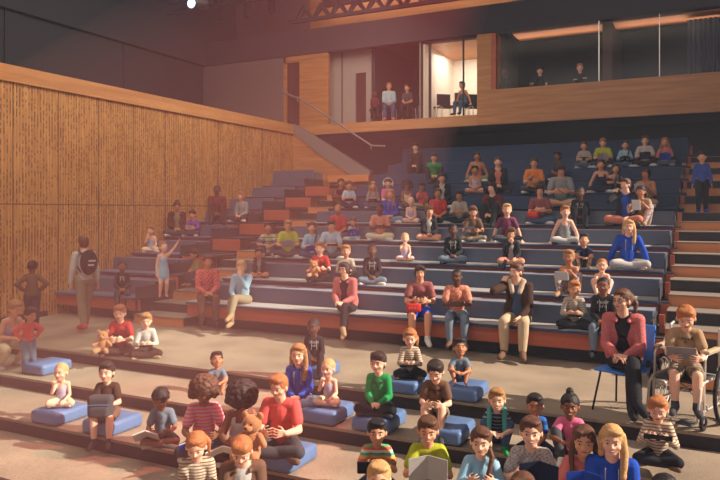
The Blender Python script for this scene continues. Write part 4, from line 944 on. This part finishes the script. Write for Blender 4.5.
p = P(497, -2, 386, 'kneesup', 'knees', sk='l', hair='short', hc='dblond', shirt='stripenavy', slv='short', pants='denim', shoes='green', smile=1, label='boy in navy striped tee with a teal towel round his neck')
b = MB()
for sx in (-1, 1): b.tube([p['nb'] + V((0, .07, .02)), p['nb'] + V((sx * .07, .03, .02)), p['nb'] + V((sx * .07, -.07, -.04)), p['nb'] + V((sx * .075, -.12, -.2))], .026, 8)
o = grow(b, 'towel', cloth('teal'), p['root'], .009, 2)
P(535, -2, 393, 'cross', 'lap', sk='m', hair='short', hc='black', shirt='stripeblue', slv='short', pants='navy', smile=1, label='smiling boy in blue striped tee behind the boy with the dark book')
P(570, -2, 391, 'kneesup', 'knees', sk='b', hair='bun', hc='black', shirt='pink', slv='short', jacket=None, pants='darkgrey', smile=1, label='smiling girl with a top bun and pink shawl')
p = P(658, -2, 394, 'cross', 'holdup', sk='l', hair='short', hc='ginger', shirt='stripebrown', slv='long', pants='black', shoes='brown', off=.2, up=.1, pitch=12, label='ginger boy in striped top with a games console at the right')
tablet(p, (0, -.26, .2), (-40, 0, 0), 'black games console held by the ginger boy at the right', 'black', .22, .11, 'handheld_game', 'game console')
# ---- floor tier three
P(63, -3, 363, 'cross', 'chin', sk='l', hair='buzz', hc='blond', shirt='lavender', slv='tank', pants='cream', trouser='shorts', shoes='', up=CU, turn=-12, yaw=-20, label='girl in lavender top with bare arms on a cushion at the far left')
p = P(109, -3, 361, 'bench', 'hold', sk='l', hair='short', hc='dark', shirt='darkbrown', slv='short', pants='brown', trouser='shorts', shoes='darkgrey', up=CU, turn=-16, yaw=-6, off=.2, seat_drop=.31, label='boy in dark tee sitting on a cushion with his boots on the lower tier')
t = empty('camera_bag', (0, 0, 0), 0, 'dark rucksack held in the lap of the boy in dark tee', 'bag'); b = MB(); b.rbox(-.13, .13, -.07, .07, -.12, .12, .04); b.rbox(-.1, .1, -.11, -.05, -.1, .02, .025); grow(b, 'bag_body', cloth('darkgrey'), t, .01); MB().cap((-.1, -.09, .03), .01, (.1, -.09, .03), .01).build('zip', cloth('denim'), t, True)
place(t, p, (-.02, -.2, .1))
p = P(163, -3, 389, 'cross', 'read', sk='b', hair='curly', hc='black', shirt='slate', slv='short', pants='darkgrey', trouser='shorts', shoes='lightgrey', pitch=22, yaw=-10, off=.2, turn=-8, label='boy with curly black hair in slate tee reading on the floor')
open_book(p, (-.12, -.26, .1), (-35, 0, 0), 'pale book with a green page edge held by the curly-haired boy', 'lightgrey', group=None)
p = P(204, -3, 379, 'cross', 'read', sk='b', hair='afro', hc='brown', shirt='stripepink', slv='short', pants='darkgrey', pitch=22, off=.2, label='girl with round brown hair in pink striped tee reading')
open_book(p, (-.05, -.27, .08), (-35, 0, 0), 'blue-edged white book of the girl in pink stripes', 'blue', .17, .24)
p = P(241, -3, 385, 'cross', 'read', sk='b', hair='bigafro', hc='dark', shirt='white', slv='tank', pants='black', pitch=32, yaw=8, off=.25, label='girl with very big dark hair and white top, head bowed')
open_book(p, (-.12, -.27, .07), (-35, 0, 0), 'white open book of the girl with very big dark hair', 'white', .17, .24)
p = P(283, -3, 370, 'cross', 'hold', sk='l', hair='short', hc='ginger', shirt='coral', slv='short', pants='darkgrey', shoes='brown', up=.1, turn=-15, yaw=-12, pitch=12, label='ginger boy in coral tee with a teddy bear, largest of the teddy holders')
teddy(p, (-.13, -.24, -.02), 'large teddy bear held by the ginger boy in coral tee', 1.25, (0, 0, -10))
p = P(377, -3, 417, 'cross', 'holdup', sk='t', hair='short', hc='black', shirt='stripemulti', slv='short', pants='denim', off=.12, smile=1, label='smiling boy in multicoloured striped tee with a dark tablet')
tablet(p, (-.04, -.25, .18), (-55, 0, 0), 'dark tablet held by the boy in multicoloured stripes', 'black', .24, .16)
p = P(428, -3, 413, 'cross', 'holdup', sk='t', hair='short', hc='brown', shirt='lime', slv='short', pants='darkgrey', off=.15, smile=1, pitch=6, label='boy in lime tee holding up a white book, foreground')
open_book(p, (0, -.26, .22), (-70, 0, 0), 'white open book held up by the lime-shirted boy in the foreground', 'lightgrey', .16, .23)
p = P(481, -3, 425, 'cross', 'holdup', sk='l', hair='braid', hc='brown', shirt='skyblue', slv='long', pants='denim', off=.15, yaw=-4, label='girl with a long braid and light blue top, foreground centre')
open_book(p, (.02, -.26, .17), (-45, 0, 0), 'royal blue book in the hands of the girl with the long braid', 'blue', .16, .22)
p = P(531, -3, 414, 'cross', 'holdup', sk='l', hair='short', hc='brown', shirt='fleck', slv='short', pants='denim', off=.35, smile=1, label='boy in grey flecked tee with a dark open book, foreground right of centre')
open_book(p, (.04, -.26, .22), (-70, 0, 0), 'dark navy open book of the boy in the grey flecked tee', 'navy', .15, .24)
p = P(584, -3, 423, 'cross', 'holdup', sk='t', hair='braids', hc='brown', shirt='rose', slv='short', pants='denim', off=.35, label='girl with two braids and rose tee holding a blue book, foreground')
open_book(p, (.0, -.25, .22), (-75, 0, 0), 'blue book hugged by the girl with two braids', 'blue', .13, .2)
P(612, -3, 420, 'cross', 'lap', sk='l', hair='sidelong', hc='blond', shirt='blue', slv='long', hood=True, pants='paledenim', off=.3, label='smiling blond girl in royal blue hoodie in the right foreground', smile=1)
# ---- floor tier four: heads and shoulders cut by the lower edge
P(197, -4, 431, 'cross', 'lap', sk='l', hair='pony', hc='ginger', shirt='stripebrown', slv='long', pants='darkgrey', pitch=18, yaw=-8, label='girl with orange hair and ponytail at the lower edge')
P(243, -4, 431, 'cross', 'lap', sk='l', hair='fringe', hc='ginger', shirt='lightgrey', jacket='brown', slv='long', pants='darkgrey', pitch=28, yaw=-8, label='child in brown jacket with head bowed at the lower edge')
P(379, -4, 458, 'cross', 'lap', sk='l', hair='short', hc='blond', shirt='white', slv='short', pants='darkgrey', label='fair-haired small child whose head shows at the lower edge')
P(523, -4, 469, 'cross', 'lap', sk='l', hair='long', hc='brown', shirt='grey', slv='short', pants='darkgrey', off=.5, label='brown-haired child cut off by the lower edge, right of centre')
P(665, -4, 468, 'cross', 'lap', sk='l', hair='long', hc='black', shirt='grey', slv='short', pants='darkgrey', off=.6, label='black-haired child cut off by the lower edge at the right')
# ---- woman on the blue chair
CH = at_Y(624, 7.55)

p = P(624, -1, 287, 'adultcross2', 'lap', Y=7.6, z=.45, sk='l', hair='pony', hc='brown', shirt='black', slv='long', jacket='plaidrose', pants='black', shoes='black', glasses=True, yaw=-28, turn=-6, lean=9, seat_drop=.45, label='woman in rose checked shirt sitting on a blue plastic chair')
t = empty('plastic_chair', p['M'].to_translation() - V((0, -.02, .45)), p['rz'] - R(22), 'bright blue plastic chair with thin steel legs under the woman in rose check', 'chair')
b = MB(); b.rbox(-.22, .22, -.23, .2, .41, .44, .014, seg=3); b.build('seat', mat('bright_blue_plastic', (48, 130, 226), .35, bump=0, spec=.5), t, True)
b = MB(); Tm = M.Translation((0, .2, .46)) @ Euler((R(-12), 0, 0)).to_matrix().to_4x4()
b.rbox(-.2, .2, -.012, .012, .05, .42, .011, seg=2, T=Tm); b.rbox(-.13, .13, -.01, .01, -.04, .07, .009, seg=2, T=Tm); b.build('backrest', mat('bright_blue_plastic', (48, 130, 226)), t, True)
for sx in (-1, 1):
    for sy in (-1, 1):
        MB().cap((sx * .17, sy * .16, .42), .011, (sx * .22, sy * .24, .011), .011, 8).build('leg', MIRON, t, True)
MB().tube([(-.17, -.16, .415), (.17, -.16, .415), (.17, .16, .415), (-.17, .16, .415), (-.17, -.16, .415)], .01, 6).build('seat_frame', MIRON, t, True)
# ---- boy in the wheelchair
p = P(686, -1, 307, 'bench', 'read', Y=7.5, z=.46, sk='l', hair='short', hc='ginger', shirt='tan', slv='short', pants='camo', trouser='shorts', shoes='darkgrey', pitch=24, turn=0, seat_drop=.42, chest='bars', lean=4, label='boy in tan printed tee sitting in a wheelchair')
tablet(p, (-.03, -.25, .14), (-50, 0, 0), 'grey tablet held by the boy in the wheelchair', 'grey', .26, .18)
t = empty('wheelchair', p['M'].to_translation() - V((0, 0, .46)), p['rz'] - R(20), 'wheelchair with pale metal frame and large spoked wheels at the right', 'wheelchair')
W = .235
MB().rbox(-W + .02, W - .02, -.22, .2, .42, .455, .015).build('seat', cloth('darkgrey'), t)
MB().rbox(-W + .02, W - .02, .2, .225, .46, .8, .01).build('backrest', cloth('darkgrey'), t)
FRM = mat('pale_metal_frame', (208, 200, 192), .35, metal=.3, bump=0)
for sx in (-1, 1):
    b = MB(); x = sx * W
    b.tube([(x, .32, .92), (x, .23, .9), (x, .22, .45), (x, -.22, .45), (x, -.3, .4), (x, -.36, .12)], .013, 8)
    b.tube([(x, .22, .7), (x, -.12, .7), (x, -.17, .66), (x, -.18, .45)], .012, 8); b.tube([(x, .22, .18), (x, -.2, .18), (x, -.2, .45)], .012, 8); b.cap((x, .22, .45), .012, (x, .22, .15), .012, 8)
    b.build('side_frame', FRM, t, True)
    MB().rbox(x - .03, x + .03, -.14, .18, .71, .74, .012, seg=2).build('armrest', cloth('beige'), t)
    wx = sx * (W + .07)
    whl = MB().ring((wx, .16, .30), (1, 0, 0), .28, .02, 36, 8).build('wheel', mat('black_rubber', (38, 36, 38), .8), t, True)
    b = MB(); b.ring((wx, .16, .30), (1, 0, 0), .262, .009, 36, 6); b.ring((wx + sx * .035, .16, .30), (1, 0, 0), .235, .008, 36, 6); b.cap((wx - .03, .16, .3), .025, (wx + .03, .16, .3), .025, 12); b.build('rim', FRM, whl, True)
    b = MB()
    for i in range(18): a = 2 * PI * i / 18; b.cap((wx + (.02 if i % 2 else -.02), .16, .3), .0022, (wx, .16 + .26 * math.cos(a), .3 + .26 * math.sin(a)), .0022, 5)
    b.build('spokes', FRM, whl, True)
    cs = MB().ring((x, -.22, .075), (1, 0, 0), .055, .02, 20, 8).build('caster', mat('black_rubber', (38, 36, 38)), t, True)
    MB().cap((x, -.22, .18), .012, (x, -.22, .08), .012, 8).build('caster_fork', FRM, cs, True)
    MB().rbox(x - sx * .02 - (.15 if sx > 0 else 0), x - sx * .02 + (.0 if sx > 0 else .15), -.46, -.3, .085, .10, .005, seg=1).build('footplate', cloth('darkgrey'), t)
    MB().cap((x, .32, .92), .018, (x, .41, .92), .018, 10).build('push_handle', cloth('black'), t, True)
MB().cap((-W, -.1, .2), .01, (W, .1, .45), .01, 6).cap((W, -.1, .2), .01, (-W, .1, .45), .01, 6).build('cross_brace', FRM, t, True)
t1 = time.time(); bake(); print('P81', [(o.name, o['label']) for o in bpy.data.objects if o.name == 'person.081']); BAD = [(o.name, o['label']) for o in bpy.data.objects if 'category' in o and not 4 <= len(o['label'].split()) <= 16]; print('BADLABELS', BAD)
print('bake', time.time() - t1, 'objects', len(bpy.data.objects))
# ================================================================== LIGHT
sc = bpy.context.scene
wd = bpy.data.worlds.new('world'); sc.world = wd; wd.use_nodes = True
bg = wd.node_tree.nodes['Background']; bg.inputs[0].default_value = (.80, .78, .95, 1); bg.inputs[1].default_value = .215
def light(name, typ, loc, aim, power, col=(1, 1, 1), **k):
    l = bpy.data.lights.new(name, typ); l.energy = power; l.color = col
    for a, v in k.items(): setattr(l, a, v)
    o = bpy.data.objects.new(name, l); C.objects.link(o); o.location = loc
    d = V(aim) - V(loc); o.rotation_euler = d.to_track_quat('-Z', 'Y').to_euler(); return o
# daylight through the tall windows of the right-hand side of the hall
light('sun', 'SUN', (10, 8, 10), (10 - 8, 8 - 1.7, 10 - 5.0), 7.4, (1.0, .84, .68), angle=R(1.2))
# added fill: warm areas for the oak wall and over the seating
light('oak_wall_fill', 'AREA', (-8.5, 6, 8.1), (-11.6, 7, 2.0), 300, (1, .82, .62), shape='RECTANGLE', size=8, size_y=1)
light('oak_wall_fill', 'AREA', (-8.5, 14, 8.1), (-11.6, 14.5, 2.5), 250, (1, .80, .60), shape='RECTANGLE', size=7, size_y=1)
light('seating_fill', 'AREA', (-3.5, 4.5, 8.0), (-3.5, 12, .5), 200, (1, .86, .76), shape='RECTANGLE', size=7, size_y=1.2)
light('gallery_light', 'AREA', (-3.5, 13.2, 8.1), (-3.5, 18.9, 5.1), 90, (1, .8, .62), shape='RECTANGLE', size=7, size_y=.6)
light('room_light', 'AREA', (-6.6, 20.4, 6.95), (-6.6, 20.6, 4.8), 42, (1, .9, .78), shape='RECTANGLE', size=1.2, size_y=1.2)
light('soffit_fill', 'AREA', (-2.4, 19.95, 6.35), (-2.4, 19.5, 7.1), 11, (1, .82, .68), spread=R(70), shape='RECTANGLE', size=6, size_y=.2)  # added uplight that brightens the soffit boards
light('truss_backlight', 'AREA', (-7, 19.6, 9.3), (-7, 20.6, 8.6), 60, (1, .75, .55), shape='RECTANGLE', size=9, size_y=.3)
# red theatre spot from the rig and a red-tinted haze cone shaped to its beam
light('lantern_glow', 'POINT', (XL, 12.6, 7.2), (XL, 0, 0), 60, (.45, .68, 1), shadow_soft_size=.1)
AP, AM = V((-1.8, 9.2, 8.07)), V((-5.44, 4.55, 0))
light('red_spot', 'SPOT', AP, AM, 3900, (1, .20, .16), spot_size=R(35), spot_blend=.5, shadow_soft_size=.12)
ax = (AM - AP).normalized(); e1 = ax.orthogonal().normalized(); e2 = ax.cross(e1)
L_, half = 11.5, math.tan(R(17)); n = 40
b = MB(); vs = [AP + ax * .15 + (e1 * math.cos(2 * PI * i / n) + e2 * math.sin(2 * PI * i / n)) * .1 for i in range(n)] + [AP + ax * L_ + (e1 * math.cos(2 * PI * i / n) + e2 * math.sin(2 * PI * i / n)) * (L_ * half) for i in range(n)]
b.add(vs, [tuple(range(n)), tuple(range(2 * n - 1, n - 1, -1))] + [(i, (i + 1) % n, n + (i + 1) % n, n + i) for i in range(n)])
hz = b.build('red_beam_haze', [BLACK])
hm = bpy.data.materials.new('red_tinted_haze'); hm.use_nodes = True; nt = hm.node_tree; nt.nodes.remove(nt.nodes['Principled BSDF'])
vs = nt.nodes.new('ShaderNodeVolumeScatter'); vs.inputs['Density'].default_value = .034; vs.inputs['Color'].default_value = (1, .40, .37, 1)  # the beam's red is put into the scatter colour
nt.links.new(vs.outputs[0], nt.nodes['Material Output'].inputs['Volume'])
hz.data.materials.clear(); hz.data.materials.append(hm)
hr = MB().box(-11.5, 1.1, 1.5, 18.8, -1.0, 8.2).build('dark_lift_haze', [BLACK])  # added haze box; lifts and cools the dark tones
h2 = hm.copy(); h2.name = 'faint_lift_haze'; v2 = [n for n in h2.node_tree.nodes if n.type == 'VOLUME_SCATTER'][0]; v2.inputs['Density'].default_value = .0035; v2.inputs['Color'].default_value = (.75, .8, 1, 1)
hr.data.materials.clear(); hr.data.materials.append(h2); tag(hr, 'very faint bluish haze added to lift the dark tones', 'haze', kind='stuff')
tag(hz, 'thin haze cone tinted red to carry the red beam', 'haze', kind='stuff')
sc.view_settings.view_transform = 'Standard'; sc.view_settings.look = 'None'; sc.view_settings.gamma = 1; sc.view_settings.use_curve_mapping = False
sc.view_settings.exposure = 0.10
sc.cycles.use_denoising = True
sc.cycles.max_bounces = 5; sc.cycles.volume_bounces = 0; sc.cycles.transparent_max_bounces = 8
sc.cycles.sample_clamp_indirect = 4
print('script seconds', time.time() - T0)
